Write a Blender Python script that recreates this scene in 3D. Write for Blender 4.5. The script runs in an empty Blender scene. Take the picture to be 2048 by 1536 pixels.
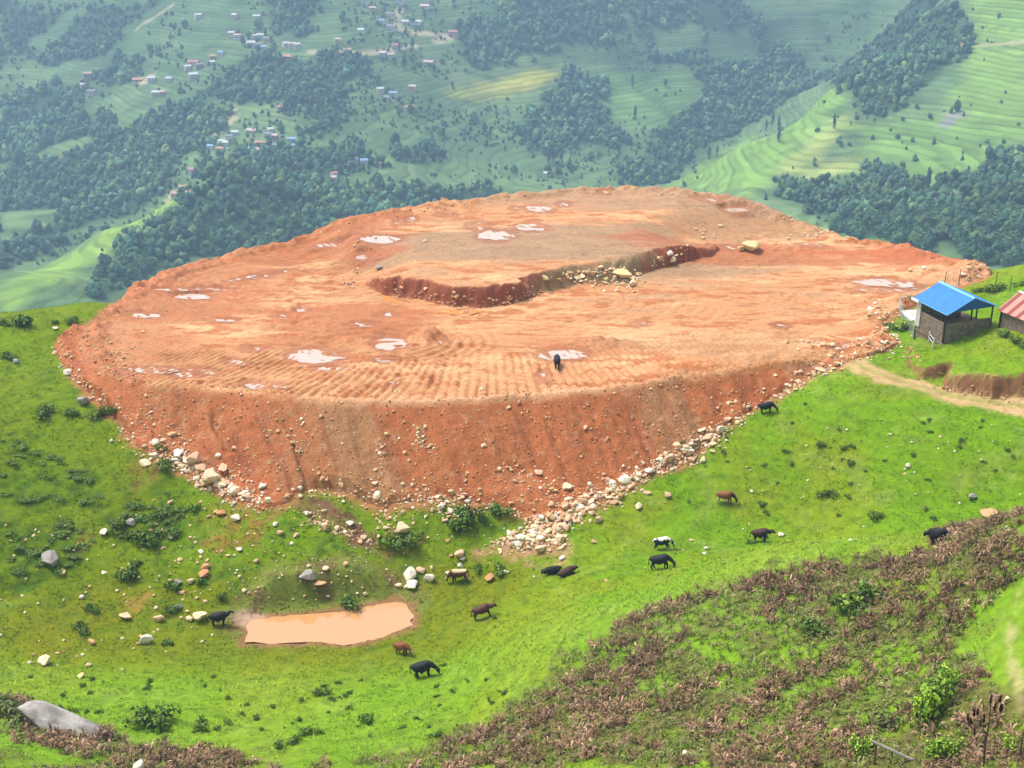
import bpy, math, random
import numpy as np
from mathutils import Vector, Matrix

random.seed(7)
rng = np.random.default_rng(11)
R = math.radians
sc = bpy.context.scene
COL = sc.collection

# ---------------------------------------------------------------- camera, light, exposure
CAMZ, PITCH, F = 53.0, 23.0, 2800.0          # F in pixels of the 2048 px wide photograph
cam_d = bpy.data.cameras.new('camera')
cam_d.sensor_width = 36.0
cam_d.lens = 36.0 * F / 2048.0
cam_d.clip_start = 0.5
cam_d.clip_end = 12000.0
cam = bpy.data.objects.new('camera', cam_d)
COL.objects.link(cam)
cam.location = (0, 0, CAMZ)
cam.rotation_euler = (R(90 - PITCH), 0, 0)
sc.camera = cam

HAZE = 0.00034
SUN_EL, SUN_AZ = 62.0, -66.0                 # azimuth from +Y (view direction), negative = to the left
w = bpy.data.worlds.new('World')
sc.world = w
w.use_nodes = True
nt = w.node_tree
bg = nt.nodes['Background']
sky = nt.nodes.new('ShaderNodeTexSky')
sky.sky_type = 'NISHITA'
sky.sun_disc = False
sky.sun_elevation = R(SUN_EL)
sky.sun_rotation = R(SUN_AZ)
sky.altitude = 1500
sky.air_density = 1.2
sky.dust_density = 6.0
sky.ozone_density = 1.0
hs = nt.nodes.new('ShaderNodeHueSaturation')           # milky, thinly overcast sky
hs.inputs['Saturation'].default_value = 0.5
nt.links.new(sky.outputs[0], hs.inputs['Color'])
nt.links.new(hs.outputs[0], bg.inputs[0])
bg.inputs[1].default_value = 0.15
sun_d = bpy.data.lights.new('sun', 'SUN')
sun_d.energy = 2.5
sun_d.angle = R(20)
sun_d.color = (1.0, 0.95, 0.87)
sun = bpy.data.objects.new('sun', sun_d)
COL.objects.link(sun)
_d = Vector((math.sin(R(SUN_AZ)) * math.cos(R(SUN_EL)), math.cos(R(SUN_AZ)) * math.cos(R(SUN_EL)), math.sin(R(SUN_EL))))
sun.rotation_euler = _d.to_track_quat('Z', 'Y').to_euler()
sun.location = (0, 0, 400)
sc.view_settings.view_transform = 'Standard'
sc.view_settings.look = 'None'
sc.view_settings.exposure = 0.86
sc.view_settings.gamma = 1.0
sc.cycles.use_denoising = True
sc.cycles.max_bounces = 5
sc.cycles.diffuse_bounces = 2
sc.cycles.glossy_bounces = 2
sc.cycles.transmission_bounces = 2
sc.cycles.volume_bounces = 0
sc.cycles.transparent_max_bounces = 4
sc.cycles.use_adaptive_sampling = True
sc.cycles.adaptive_threshold = 0.02

# ---------------------------------------------------------------- survey helpers
cp, sp = math.cos(R(PITCH)), math.sin(R(PITCH))
def ray(px, py):
    u = (np.asarray(px, float) - 1024.0) / F
    v = (768.0 - np.asarray(py, float)) / F
    return u, cp + v * sp, -sp + v * cp
def Pz(px, py, z):
    dx, dy, dz = ray(px, py); t = (z - CAMZ) / dz
    return (float(dx * t), float(dy * t), float(z))
def Py(px, py, y):
    dx, dy, dz = ray(px, py); t = y / dy
    return (float(dx * t), float(y), float(CAMZ + dz * t))
def project(x, y, z):
    rz = z - CAMZ
    dep = y * cp - rz * sp
    up = y * sp + rz * cp
    return 1024 + F * x / dep, 768 - F * up / dep, dep

def _h(ix, iy, s):
    n = (ix.astype(np.int64) * 374761393 + iy.astype(np.int64) * 668265263 + s * 1274126177) & 0xffffffff
    n = ((n ^ (n >> 13)) * 1274126177) & 0xffffffff
    n = (n ^ (n >> 16)) & 0xffffff
    return n / float(0xffffff)
def vnoise(x, y, s=0):
    x = np.asarray(x, float); y = np.asarray(y, float)
    ix = np.floor(x); iy = np.floor(y); fx = x - ix; fy = y - iy
    fx = fx * fx * (3 - 2 * fx); fy = fy * fy * (3 - 2 * fy)
    a = _h(ix, iy, s); b = _h(ix + 1, iy, s); c = _h(ix, iy + 1, s); d = _h(ix + 1, iy + 1, s)
    return (a * (1 - fx) + b * fx) * (1 - fy) + (c * (1 - fx) + d * fx) * fy * 1.0
def fbm(x, y, s=0, o=4, g=0.5):
    t = 0; a = 1.0; n = 0
    for i in range(o):
        t = t + a * (vnoise(x * 2 ** i + 17.3 * i, y * 2 ** i - 9.1 * i, s + i) * 2 - 1); n += a; a *= g
    return t / n
def sst(a, b, x):
    t = np.clip((x - a) / (b - a), 0, 1); return t * t * (3 - 2 * t)
def seg_dist(x, y, pts, closed=True):
    best = np.full(np.shape(x), 1e9); n = len(pts)
    for i in range(n if closed else n - 1):
        ax, ay = pts[i][:2]; bx, by = pts[(i + 1) % n][:2]
        ex, ey = bx - ax, by - ay
        t = np.clip(((x - ax) * ex + (y - ay) * ey) / (ex * ex + ey * ey + 1e-9), 0, 1)
        best = np.minimum(best, (x - ax - t * ex) ** 2 + (y - ay - t * ey) ** 2)
    return np.sqrt(best)
def inside(x, y, pts):
    r = np.zeros(np.shape(x), bool); n = len(pts)
    for i in range(n):
        ax, ay = pts[i][:2]; bx, by = pts[(i + 1) % n][:2]
        if ay == by: continue
        c = ((ay > y) != (by > y)) & (x < (bx - ax) * (y - ay) / (by - ay) + ax)
        r ^= c
    return r
def sdf(x, y, pts):                           # positive inside
    d = seg_dist(x, y, pts); return np.where(inside(x, y, pts), d, -d)

class RBF:
    def __init__(s, pts, c):
        p = np.array(pts, float); s.p = p[:, :2]; s.c = c; n = len(p)
        r = np.sqrt(((s.p[:, None] - s.p[None]) ** 2).sum(2) + c * c)
        A = np.zeros((n + 3, n + 3)); A[:n, :n] = r + np.eye(n) * -0.15
        A[:n, n] = A[n, :n] = 1; A[:n, n + 1:] = s.p / 100; A[n + 1:, :n] = s.p.T / 100
        s.w = np.linalg.solve(A, np.concatenate([p[:, 2], [0, 0, 0]])); s.n = n
    def __call__(s, x, y):
        x = np.asarray(x, float); y = np.asarray(y, float)
        o = s.w[s.n] + s.w[s.n + 1] * x / 100 + s.w[s.n + 2] * y / 100
        for i in range(s.n):
            o = o + s.w[i] * np.sqrt((x - s.p[i, 0]) ** 2 + (y - s.p[i, 1]) ** 2 + s.c ** 2)
        return o
class Grid:
    def __init__(s, x0, x1, y0, y1, h, fn):
        s.x0, s.y0, s.h = x0, y0, h
        s.nx = int(round((x1 - x0) / h)) + 1; s.ny = int(round((y1 - y0) / h)) + 1
        X, Y = np.meshgrid(x0 + np.arange(s.nx) * h, y0 + np.arange(s.ny) * h)
        s.X, s.Y = X, Y; s.Z = fn(X, Y)
    def __call__(s, x, y):
        fx = np.clip((np.asarray(x, float) - s.x0) / s.h, 0, s.nx - 1.001)
        fy = np.clip((np.asarray(y, float) - s.y0) / s.h, 0, s.ny - 1.001)
        i = fx.astype(int); j = fy.astype(int); u = fx - i; v = fy - j
        return (s.Z[j, i] * (1 - u) + s.Z[j, i + 1] * u) * (1 - v) + (s.Z[j + 1, i] * (1 - u) + s.Z[j + 1, i + 1] * u) * v

# ---------------------------------------------------------------- natural near ground
NC = [Pz(*a) for a in [
    (0,640,.5),(200,610,.5),(0,700,0),(100,800,-1.5),(0,800,-1),(200,900,-4),(0,900,-3),(0,1000,-5),(200,1050,-7),
    (0,1100,-6.5),(250,1150,-9),(0,1200,-8.5),(0,1300,-9.5),(200,1330,-10.5),(400,1320,-11),(300,1400,-9.5),(300,1500,-7.2),
    (0,1450,-6),(0,1536,-3.5),(600,1536,-6),(1000,1536,-5),(600,1400,-9.7),(900,1340,-9.3),(900,1440,-7.5),
    (450,1270,-10.9),(500,1270,-11),(660,1210,-11),(820,1220,-11),(660,1290,-11),(830,1260,-10.9),(800,1100,-8.8),(650,1120,-8.8),(1080,1110,-9),
    (1080,1055,-7.5),(850,1000,-6.0),(700,990,-6.0),(560,1010,-6.2),(430,960,-5.5),(300,900,-4.0),(250,830,-3),(130,720,-1),(900,1150,-10),(1000,1225,-9.3),
    (1140,1150,-8.5),(1200,1100,-8.3),(1300,1050,-7.5),(1330,930,-5.5),(1440,850,-3.5),(1550,780,-1.8),(1700,722,0),
    (1457,1000,-7),(1700,900,-3.5),(1700,800,-1),(1800,750,0),(2048,818,-.7),(1950,802,-.6),(1900,788,-.5),(1850,758,-.2),(1900,900,-2.5),(2048,900,-1.8),(1900,1030,-5.5),
    (2048,990,-4.5),(1650,1060,-7.5),(2300,820,1),(2300,950,0),
    (1300,1300,-2),(1600,1300,1.5),(1900,1300,4.5),(2048,1200,8),(2048,1350,8),(2048,1536,8.5),(1500,1536,1.5),(1200,1450,-2.5),
    (1100,1300,-5.2),(1100,1220,-7.5),(1950,700,.4),(2048,760,.3),(1870,690,.1),(1990,545,1),(2048,530,1.6),(1900,640,.3),(2300,520,3),
    (900,500,-4),(1200,700,-3.5),(500,650,-3),(1700,560,-1),(-250,700,1.5),(-250,900,0),(-250,1200,-5),(-250,1500,-2),(2300,1100,12),(2300,1400,14)]]
NC += [Py(1329,1150,99),Py(1500,1100,95),Py(1650,1080,92),Py(1878,1092,85),Py(2048,1028,80),Py(1525,1085,108)]
NC += [(-90,175,-14),(-60,165,-11),(-30,200,-22),(0,205,-16),(30,200,-16),(62,176,-9),(100,180,-8),(0,250,-48),(-80,250,-60),(90,250,-48),
       (0,340,-110),(-120,340,-118),(120,340,-104),(0,0,51.2),(0,22,32),(0,42,14),(-40,0,46),(40,0,52),(-45,42,11),(45,38,20),(0,-30,66),
       (-90,60,6),(90,50,26),(0,58,3.5),(-30,58,0),(-100,142,3),(110,150,6),(-150,100,8),(150,100,14)]
nrbf = RBF(NC, 5.0)
LAWN = [Pz(*a, 1.5)[:2] for a in [(1815,702),(1850,722),(1878,719),(1897,716),(1888,738),(1930,746),(1990,756),(2060,756),(2400,770),(2400,560),(2048,575),(1985,600),(1900,612),(1845,640)]]
LAWN_F = LAWN[:9]
MOUND = [Pz(*a, -10)[:2] for a in [(490,1225),(560,1180),(700,1160),(800,1180)]]
POND = [Pz(*a, -11)[:2] for a in [(492,1252),(500,1240),(620,1228),(700,1222),(745,1212),(795,1202),(812,1210),(828,1232),(822,1252),(760,1275),(690,1291),(640,1284),(560,1287),(490,1286),(498,1268)]]
def near_fn(x, y):
    z = nrbf(x, y)
    dl = seg_dist(x, y, LAWN_F, False) * 1.0
    li = inside(x, y, LAWN)
    back = sst(0, 9, seg_dist(x, y, LAWN[9:] + LAWN[:1], False))
    rag = 0.35 * fbm(x * 0.9, y * 0.9, 40, 3)
    z = z + np.where(li, (1.55 + .6 * np.exp(-dl / 4)) * sst(-0.1, 0.55, dl + rag) * (0.35 + 0.65 * back), 0)
    # undercut earth face keeps a lip
    z = z + 1.45 * np.exp(-(seg_dist(x, y, MOUND, False) / 1.5) ** 2)
    dp = sdf(x, y, POND)
    wp_ = sst(-3.2, -.15, dp); z = z * (1 - wp_) + wp_ * -10.93
    z = np.where(dp > 0, -11.0 - 0.5 * sst(0, 2, dp), z)
    far = np.clip((y - 60) / 60, 0.4, 1)
    z = z + 0.55 * fbm(x / 14, y / 14, 1, 3) * far + 0.16 * fbm(x / 2.2, y / 2.2, 5, 3) + 0.10 * fbm(x / .7, y / .7, 9, 2)
    # cattle terracettes run along the slope
    tz = z * 1.6 + 0.8 * fbm(x / 7, y / 7, 60, 2)
    z = z + 0.05 * np.sin(tz * 2 * math.pi) * sst(-9.5, -7, z)
    z = np.where((dp > -1.2) & (dp < 0.0), np.clip(z, -10.94, -10.9 - .35 * dp), z)
    z = np.where(dp >= 0, np.minimum(z, -11.06), z)
    return z
NG = Grid(-150, 150, -30, 352, 1.0, near_fn)          # coarse skirt
NF = Grid(-72, 76, 54, 176, 0.28, near_fn)            # fine part, seen by the camera
def near_z(x, y):
    x = np.asarray(x, float); y = np.asarray(y, float)
    m = (x > -72) & (x < 76) & (y > 54) & (y < 176)
    return np.where(m, NF(x, y), NG(x, y))

# ---------------------------------------------------------------- red earth platform
RIM = [Pz(*a)[:2] for a in [
    (158,690,0),(172,655,0),(200,632,0),(262,580,0),(330,552,0),(400,527,0),(500,495,.3),(600,468,.8),(700,443,1.5),(800,422,2),(900,404,2.2),(1000,392,2.2),
    (1100,384,2.2),(1250,376,2.2),(1330,379,2.2),(1400,387,2.2),(1480,396,2.2),(1560,412,2),(1630,432,1.6),(1700,466,1),(1760,482,.5),(1820,487,.4),
    (1900,512,.4),(1950,530,.5),(1985,548,.5),(1975,565,.5),(1900,590,.4),(1800,618,.2),(1765,640,.1),(1775,668,0),(1790,690,0),(1745,712,0),(1690,719,0),
    (1600,728,0),(1500,741,0),(1400,753,0),(1300,768,0),(1200,782,0),(1100,792,0),(1000,799,0),(900,805,0),(800,808,0),(700,806,0),(600,799,0),(500,789,0),
    (400,777,0),(300,771,0),(215,752,0),(172,720,0)]]
TIER_F = [Pz(*a, 2.1)[:2] for a in [(640,505),(700,522),(748,545),(765,556),(800,562),(845,570),(880,580),(930,584),(980,581),(1015,572),(1050,566),(1080,556),(1130,548),(1190,545),
    (1240,533),(1262,524),(1300,512),(1345,498),(1390,488),(1425,481),(1440,470),(1400,458)]]
TIER = TIER_F + [Pz(*a, 2.1)[:2] for a in [(1450,445),(1560,432),(1640,425),(1700,300),(600,300),(560,440)]]
SOFT = TIER[len(TIER_F) - 1:len(TIER_F) + 3], [TIER[-1], TIER[0], TIER[1]]
PUD = [(290,630,60,11,.1),(390,590,70,13,.1),(350,581,90,6,0),(425,576,60,5,.2),(505,553,52,6,-.9),(545,549,44,6,-.9),(655,500,56,9,-.2),(714,487,22,13,0),(758,478,80,17,.1),
    (800,446,18,12,0),(823,441,16,13,0),(893,431,30,10,0),(725,530,26,12,0),(960,486,40,16,0),(992,474,70,24,0),(1062,458,62,16,.1),(1078,419,54,14,.1),(1127,411,20,8,0),(1030,417,16,6,0),
    (1208,389,18,6,0),(1415,403,40,7,.3),(1472,413,50,8,0),(1622,464,46,9,0),(1465,466,34,12,0),(1770,568,110,18,.15),(1765,582,100,9,.05),(1820,575,70,9,0),(300,742,110,14,.1),(368,749,70,12,.2),(405,742,56,9,.4),(475,725,36,9,.4),
    (503,697,36,9,0),(510,770,38,13,.2),(632,710,110,30,.1),(660,735,70,9,0),(780,685,60,30,0),(768,722,44,9,0),(772,632,30,8,0),(722,650,56,9,0),(1125,712,90,22,-.1),(1085,750,16,9,0),(1088,765,10,8,0),
    (1283,650,30,8,0),(1558,652,22,8,0),(1682,700,30,8,-.6),(560,632,24,7,0),(602,618,20,7,0),(880,683,24,10,0),(445,640,60,6,.1),(1560,652,24,7,0),(790,770,18,6,0),(560,775,30,7,.2)]
PW = []
for (a, b, ww, hh, tl) in PUD:
    zz = 2.1 if b < 480 and 560 < a < 1650 else 0.05
    X, Y, _ = Pz(a, b, zz)
    sl = math.hypot(Y, CAMZ - zz); el = math.atan2(CAMZ - zz, Y)
    PW.append((X, Y, ww / F * sl / 2 * .98, max(hh / F * sl / math.sin(el) / 2 * .95, .35), tl))
OP = [Pz(*a, 0.0)[:2] for a in [(762,592),(800,602),(850,612),(900,620),(960,626),(940,634),(870,630),(800,615),(768,603)]]
TOE = []
for a, b in [(105,690),(128,735),(195,800),(245,848),(285,902),(350,928),(430,988),(520,1024),(575,1008),(600,982),(640,975),(700,985),(750,1012),(800,1003),(850,1000),(880,985),(920,1002),(1000,1012),(1075,1052),(1105,1058),(1200,1002),(1330,938),(1440,858),(1550,788),(1650,742),(1715,718)]:
    dx, dy, dz = ray(a, b); ys = np.arange(90, 150, .1); t = ys / dy; g_ = near_z(dx * t, ys); k = np.nonzero(CAMZ + dz * t < g_)[0][0]; TOE.append((float(dx * t[k]), float(ys[k])))
TOEF = TOE
TOE = TOE + [(30, 160), (-40, 160)]
def tier_h(x, y):
    s = sdf(x, y, TIER)
    df = seg_dist(x, y, TIER_F, False) + 1.1 * fbm(x / 2.4, y / 2.4, 70, 4) + .4
    ds = np.minimum(seg_dist(x, y, SOFT[0], False), seg_dist(x, y, SOFT[1], False))
    return np.where(s > 0, 2.15 * sst(0, 1.4 + 2.2 * np.exp(-((x - 9) / 5) ** 2), df) * sst(0, 9, ds), 0)
PH = None
def plat_fn(x, y):
    s = sdf(x, y, RIM); ins = s > 0
    s = s + 0.55 * fbm(x / 3.5, y / 3.5, 20, 3) * (y > 125) + .12 * fbm(x / 1.2, y / 1.2, 21, 2)
    th = tier_h(x, y)
    z = th
    dF = seg_dist(x, y, RIM[33:46], False)            # distance to the front rim
    ang = np.arctan2(y - 150, x + 2)
    # bulldozer ruts fan out square to the front rim
    fan = x + .034 * (x + 3) * (y - 121.5)
    rut = .45 - 1.5 * (.5 + .5 * np.cos(fan * 2 * math.pi / 1.05 + 2.6 * fbm(x / 5, y / 5, 31, 2))) ** 3
    rm = sst(13, 7, dF + 3.0 * fbm(x / 3, y / 3, 33, 2)) * sst(0, .8, dF) * sst(-46, -38, x) * sst(36, 26, x)
    # concentric tracks elsewhere
    rr = np.hypot((x + 8) * 0.62, (y - 150))
    tr = .4 - 1.3 * (.5 + .5 * np.sin(rr * 2 * math.pi / 0.85 + 3 * fbm(x / 9, y / 6, 34, 3))) ** 3 * sst(.0, .45, fbm(x / 6, y / 4, 35, 3))
    m2 = Pz(800, 690, 0); sw = np.hypot((x - m2[0]) * .6, y - m2[1])
    swirl = np.sin((sw + .25 * x) * 2 * math.pi / 1.0 + 1.5 * fbm(x / 4, y / 4, 37, 2)) * sst(7, 4, sw)
    m3 = Pz(400, 590, 0); s3 = np.hypot((x - m3[0]) / 13, (y - m3[1]) / 10)
    d3 = .4 - 1.3 * (.5 + .5 * np.sin((y * .75 + x * .66) * 2 * math.pi / 1.35 + 2 * fbm(x / 5, y / 5, 38, 2))) ** 3 * sst(1, .5, s3)
    m4 = Pz(1560, 690, 0); s4 = np.hypot((x - m4[0]) / 17, (y - m4[1]) / 6)
    d4 = .4 - 1.4 * (.5 + .5 * np.sin((x + 1.1 * (y - 130)) * 2 * math.pi / 1.3 + 2.5 * fbm(x / 5, y / 5, 39, 2))) ** 3 * sst(1, .5, s4)
    rut = rut * (.75 + .9 * fbm(x / 2.5, y / 3.5, 32, 3)) + .35 * fbm(x / .5, y / 1.6, 28, 2)
    top = 0.23 * rut * rm + 0.07 * tr * (1 - rm) + 0.16 * swirl + 0.20 * d3 + .12 * d4
    rough = sst(.0, .5, fbm(x / 8, y / 6, 36, 3)) * .20 + .06
    top = top + rough * fbm(x / .9, y / .7, 41, 3) + 0.18 * fbm(x / 12, y / 12, 42, 2)
    # small heaps of tipped soil
    for (a, b, hw, hh, hz) in [(1190,690,6,2.2,.8),(1290,640,1.5,1,.35),(1145,618,1.2,.8,.5),(930,628,1,.6,.4),(850,672,3.5,2.2,.9),(1410,470,2.5,2,.7),(1580,470,8,3,.5)]:
        q = Pz(a, b, 0 if b > 500 else 2)
        e = np.hypot((x - q[0]) / hw, (y - q[1]) / hh)
        top = top + hz * sst(1, 0, e) * (0.7 + .5 * fbm(x / .7, y / .7, 43, 3))
    pd = np.zeros(np.shape(x)); pt = np.zeros(np.shape(x)); pa = np.ones(np.shape(x))
    for ip, (X, Y, a, b, tl) in enumerate(PW if PH is not None else []):
        e = np.hypot(((x - X) + tl * (y - Y) * .5) / (a * 1.25), ((y - Y) + tl * .8 * (x - X)) / (b * 1.25))
        k_ = sst(1.7, .75, e); pt = np.where(k_ > pd, PH[ip], pt); pa = np.where(k_ > pd, .45 if a > 1.35 and b > 480 * 0 + .9 else 1.0, pa); pd = np.maximum(pd, k_)
    hollow = pt - .12 + .11 * pa * fbm((x + .6 * y) / .5, (y - .3 * x) / 1.8, 29, 3) + .35 * pa * (top - .18 * fbm(x / 12, y / 12, 42, 2))
    rimdist = np.clip(s, 0, 99)
    backm = sst(120, 135, y) 
    berm = (0.75 * np.exp(-((rimdist - 1.6) / 1.5) ** 2) * (0.6 + 1.0 * fbm(x / 1.6, y / 1.6, 44, 4)) + .25 * fbm(x / .8, y / .8, 45, 3) * sst(5, 0, rimdist)) * backm
    bq = Pz(1930, 545, .5); bm = np.hypot((x - bq[0]) / 9, (y - bq[1]) / 6)
    berm = berm + 1.1 * sst(1, .2, bm) * (.8 + .5 * fbm(x / 1.1, y / 1.1, 46, 3))
    top = top + berm
    top = top * (1 - pd) + (hollow - th) * pd
    lf = sst(-38, -48, x)                              # left bank is wide and lumpy
    top = top + lf * .22 * fbm(x / .7, y / .7, 47, 3)
    out = np.clip(-s, 0, 99)
    slope = np.where(y > 150, .85, .76)
    gul = 0.55 * fbm((x + .35 * y) / 1.6, y / 16, 48, 3) + .10 * fbm(x / .5, y / .5, 49, 3) + .25 * fbm(x / 3, y / 3, 50, 2)
    rill = -0.6 * np.exp(-((((x + .55 * (y - 120)) + 27.5 + .6 * fbm(x, y / 3, 51, 2))) / .35) ** 2) - 0.55 * np.exp(-((((x + .55 * (y - 120)) + 21.5 + .6 * fbm(x, y / 3, 52, 2))) / .3) ** 2) \
           - 0.5 * np.exp(-((((x + .5 * (y - 120)) + 34 + .6 * fbm(x, y / 3, 53, 2))) / .35) ** 2)
    face = -slope * out + (gul + rill) * sst(.2, 2.5, out)
    k = sst(-.15, .25, s)
    zz = z + top * k + np.where(s < 0, face, 0)
    dt = seg_dist(x, y, TOEF, False); it = inside(x, y, TOE) | (s > -.3); ng = near_z(x, y)
    fr = (y < 140)
    rag = .5 * fbm(x / 1.2, y / 1.2, 54, 3)
    zz = np.where(fr & it & (s < 0), np.maximum(zz, ng + np.clip(.45 * (dt + rag), -.1, .35) + .12 * fbm(x / .5, y / .5, 55, 3)), zz)
    return np.where(fr & ~it, np.minimum(zz, ng + .05 - .9 * np.clip(dt + 1.2 * rag, 0, 9)), zz)
_px, _py = np.array([p_[0] for p_ in PW]), np.array([p_[1] for p_ in PW])
PH = plat_fn(_px, _py)
PL = Grid(-66, 76, 96, 212, 0.17, plat_fn)
PL.G = near_z(PL.X, PL.Y)
def plat_z(x, y):
    x = np.asarray(x, float); y = np.asarray(y, float)
    m = (x > -66) & (x < 76) & (y > 96) & (y < 212)
    return np.where(m, PL(x, y), -999)
def ground_z(x, y):
    return np.maximum(near_z(x, y), plat_z(x, y))

# ---------------------------------------------------------------- far hills
FC = [Py(*a) for a in [
    (-150,650,620),(0,562,690),(200,465,780),(340,397,820),(440,330,880),
    (300,550,720),(500,480,800),(700,420,900),(1000,385,1000),(1200,370,1050),
    (0,500,900),(0,400,1050),(0,300,1180),(0,200,1280),(0,100,1360),(0,0,1430),(0,-150,1550),
    (300,300,1080),(300,200,1200),(300,100,1300),(300,0,1380),(300,-150,1500),
    (-300,400,1000),(-300,200,1220),(-300,0,1400),(-300,-150,1500),
    (600,400,920),(600,300,1020),(600,200,1130),(600,100,1230),(600,0,1320),(600,-150,1450),
    (900,300,1120),(900,200,1220),(900,100,1310),(900,0,1390),(900,-150,1500),
    (1200,300,1180),(1200,200,1290),(1200,100,1380),(1200,0,1450),(1200,-150,1560),
    (1300,350,1150),(1450,250,1300),(1600,170,1400),(1700,100,1450),(1750,0,1500),(1750,-150,1600),
    (1340,372,950),(1500,280,1000),(1680,180,1060),(1850,70,1130),(1920,0,1180),(2000,-120,1280),
    (1600,400,860),(1800,300,930),(2048,250,930),(2048,100,1030),(2048,0,1100),(2048,-120,1180),(1900,160,1010),(2048,350,830),(2048,450,710),(2048,520,640),
    (1700,450,760),(1500,400,850),(1850,500,680),(2300,500,600),(2300,300,850),(2300,100,1000),(2300,-120,1120)]]
def hid(px, y, z):
    return ((px - 1024) / F * y * 1.05, y, z)
FC += [hid(0,760,-216),hid(200,850,-222),hid(340,890,-212),hid(470,970,-194),hid(1500,1070,-214),hid(1680,1140,-190),hid(1850,1220,-158),hid(1950,1280,-135),hid(-200,720,-205)]
FC += [(-500,300,-110),(0,300,-108),(500,300,-104),(-600,450,-200),(-200,450,-200),(200,450,-195),(600,450,-185),(-700,1800,20),(0,1850,40),(700,1900,60),(-1000,1300,-100),(1100,1200,-20),
       (-700,700,-190),(700,700,-120),(-1000,300,-110),(1000,300,-90)]
frbf = RBF(FC, 22.0)
def far_fn(x, y):
    m = sst(420, 620, y)
    z = frbf(x, y)
    rdg = 1 - np.abs(fbm((x + .5 * y) / 170, (y - .3 * x) / 260, 80, 3)) * 2
    return z + m * (7 * fbm(x / 90, y / 90, 81, 4) + 7 * (rdg - .5))
FG = Grid(-860, 900, 296, 1760, 4.0, far_fn)

def hit(px, py, y0=56.0, y1=1700.0, fn=None):
    """first ground point that a survey line from the viewpoint meets"""
    dx, dy, dz = ray(px, py)
    ys = np.concatenate([np.arange(y0, 340, .25), np.arange(340, y1, 2.0)])
    ys = ys[(ys >= y0) & (ys <= y1)]
    t = ys / dy; X = dx * t; Z = CAMZ + dz * t
    G = np.where(ys < 330, ground_z(X, ys), FG(X, ys))
    b = np.nonzero(Z < G)[0]
    if len(b) == 0: return None
    i = b[0]
    if i == 0: return (float(X[0]), float(ys[0]), float(G[0]))
    d0 = Z[i - 1] - G[i - 1]; d1 = G[i] - Z[i]; f = d0 / (d0 + d1 + 1e-9)
    y = ys[i - 1] + f * (ys[i] - ys[i - 1]); x = dx * y / dy
    return (float(x), float(y), float(ground_z(x, y) if y < 330 else FG(x, y)))
def patch(pts, far=True):
    o = []
    for p in pts:
        q = hit(p[0], max(p[1], 3), 400.0 if far else 56.0)
        if q is None: q = Py(p[0], max(p[1], 3), 1600)
        k = 1.14 if p[1] < 0 else 1.0
        o.append((q[0] * k, q[1] * k))
    return o
# ---------------------------------------------------------------- materials
def mat(name, color=(.5,.5,.5), rough=.9, attr=False, bump=0, bscale=5, vary=0, vscale=3, spec=.2, metal=0, detail=5, island=0):
    m = bpy.data.materials.new(name); m.use_nodes = True; n = m.node_tree; b = n.nodes['Principled BSDF']; L = n.links
    b.inputs['Roughness'].default_value = rough
    b.inputs['Specular IOR Level'].default_value = spec
    b.inputs['Metallic'].default_value = metal
    tc = n.nodes.new('ShaderNodeNewGeometry')
    if attr:
        a = n.nodes.new('ShaderNodeAttribute'); a.attribute_name = 'Col'; c = a.outputs['Color']
    else:
        a = n.nodes.new('ShaderNodeRGB'); a.outputs[0].default_value = (*color, 1); c = a.outputs[0]
    tx = n.nodes.new('ShaderNodeTexCoord')
    pos = tx.outputs['Object']
    if vary:
        ns = n.nodes.new('ShaderNodeTexNoise'); ns.inputs['Scale'].default_value = vscale; ns.inputs['Detail'].default_value = detail; ns.inputs['Roughness'].default_value = .65
        L.new(pos, ns.inputs['Vector'])
        mr = n.nodes.new('ShaderNodeMapRange'); mr.inputs[1].default_value = .25; mr.inputs[2].default_value = .75
        mr.inputs[3].default_value = 1 - vary; mr.inputs[4].default_value = 1 + vary
        L.new(ns.outputs[0], mr.inputs[0])
        mx = n.nodes.new('ShaderNodeVectorMath'); mx.operation = 'SCALE'; L.new(c, mx.inputs[0]); L.new(mr.outputs[0], mx.inputs['Scale']); c = mx.outputs[0]
    if island:
        ri = tc.outputs['Random Per Island']
        mr = n.nodes.new('ShaderNodeMapRange'); mr.inputs[3].default_value = 1 - island; mr.inputs[4].default_value = 1 + island
        L.new(ri, mr.inputs[0])
        mx = n.nodes.new('ShaderNodeVectorMath'); mx.operation = 'SCALE'; L.new(c, mx.inputs[0]); L.new(mr.outputs[0], mx.inputs['Scale']); c = mx.outputs[0]
    L.new(c, b.inputs['Base Color'])
    if bump:
        nb = n.nodes.new('ShaderNodeTexNoise'); nb.inputs['Scale'].default_value = bscale; nb.inputs['Detail'].default_value = detail; nb.inputs['Roughness'].default_value = .7
        L.new(pos, nb.inputs['Vector'])
        bp = n.nodes.new('ShaderNodeBump'); bp.inputs['Strength'].default_value = 1; bp.inputs['Distance'].default_value = bump
        L.new(nb.outputs[0], bp.inputs['Height']); L.new(bp.outputs[0], b.inputs['Normal'])
    return m
M = {}
M['turf'] = mat('turf', attr=True, bump=.08, bscale=3.2, vary=.30, vscale=2.0, spec=.1, detail=8)
M['earth'] = mat('earth', attr=True, bump=.10, bscale=5, vary=.34, vscale=4.5, spec=.25, rough=.75, detail=8)
M['rock'] = mat('rock', attr=True, bump=.04, bscale=5, vary=.28, vscale=3, spec=.25, rough=.85)
M['leaf'] = mat('leaf', attr=True, spec=.25, rough=.6, island=.35)
M['farleaf'] = mat('far_leaf', attr=True, spec=.1, rough=.8, vary=.3, vscale=.6, bump=.5, bscale=1.2)
M['bark'] = mat('bark', (.12,.09,.07), bump=.02, bscale=20, vary=.3)
M['frond'] = mat('frond', attr=True, spec=.15, rough=.8, island=.25)
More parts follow.
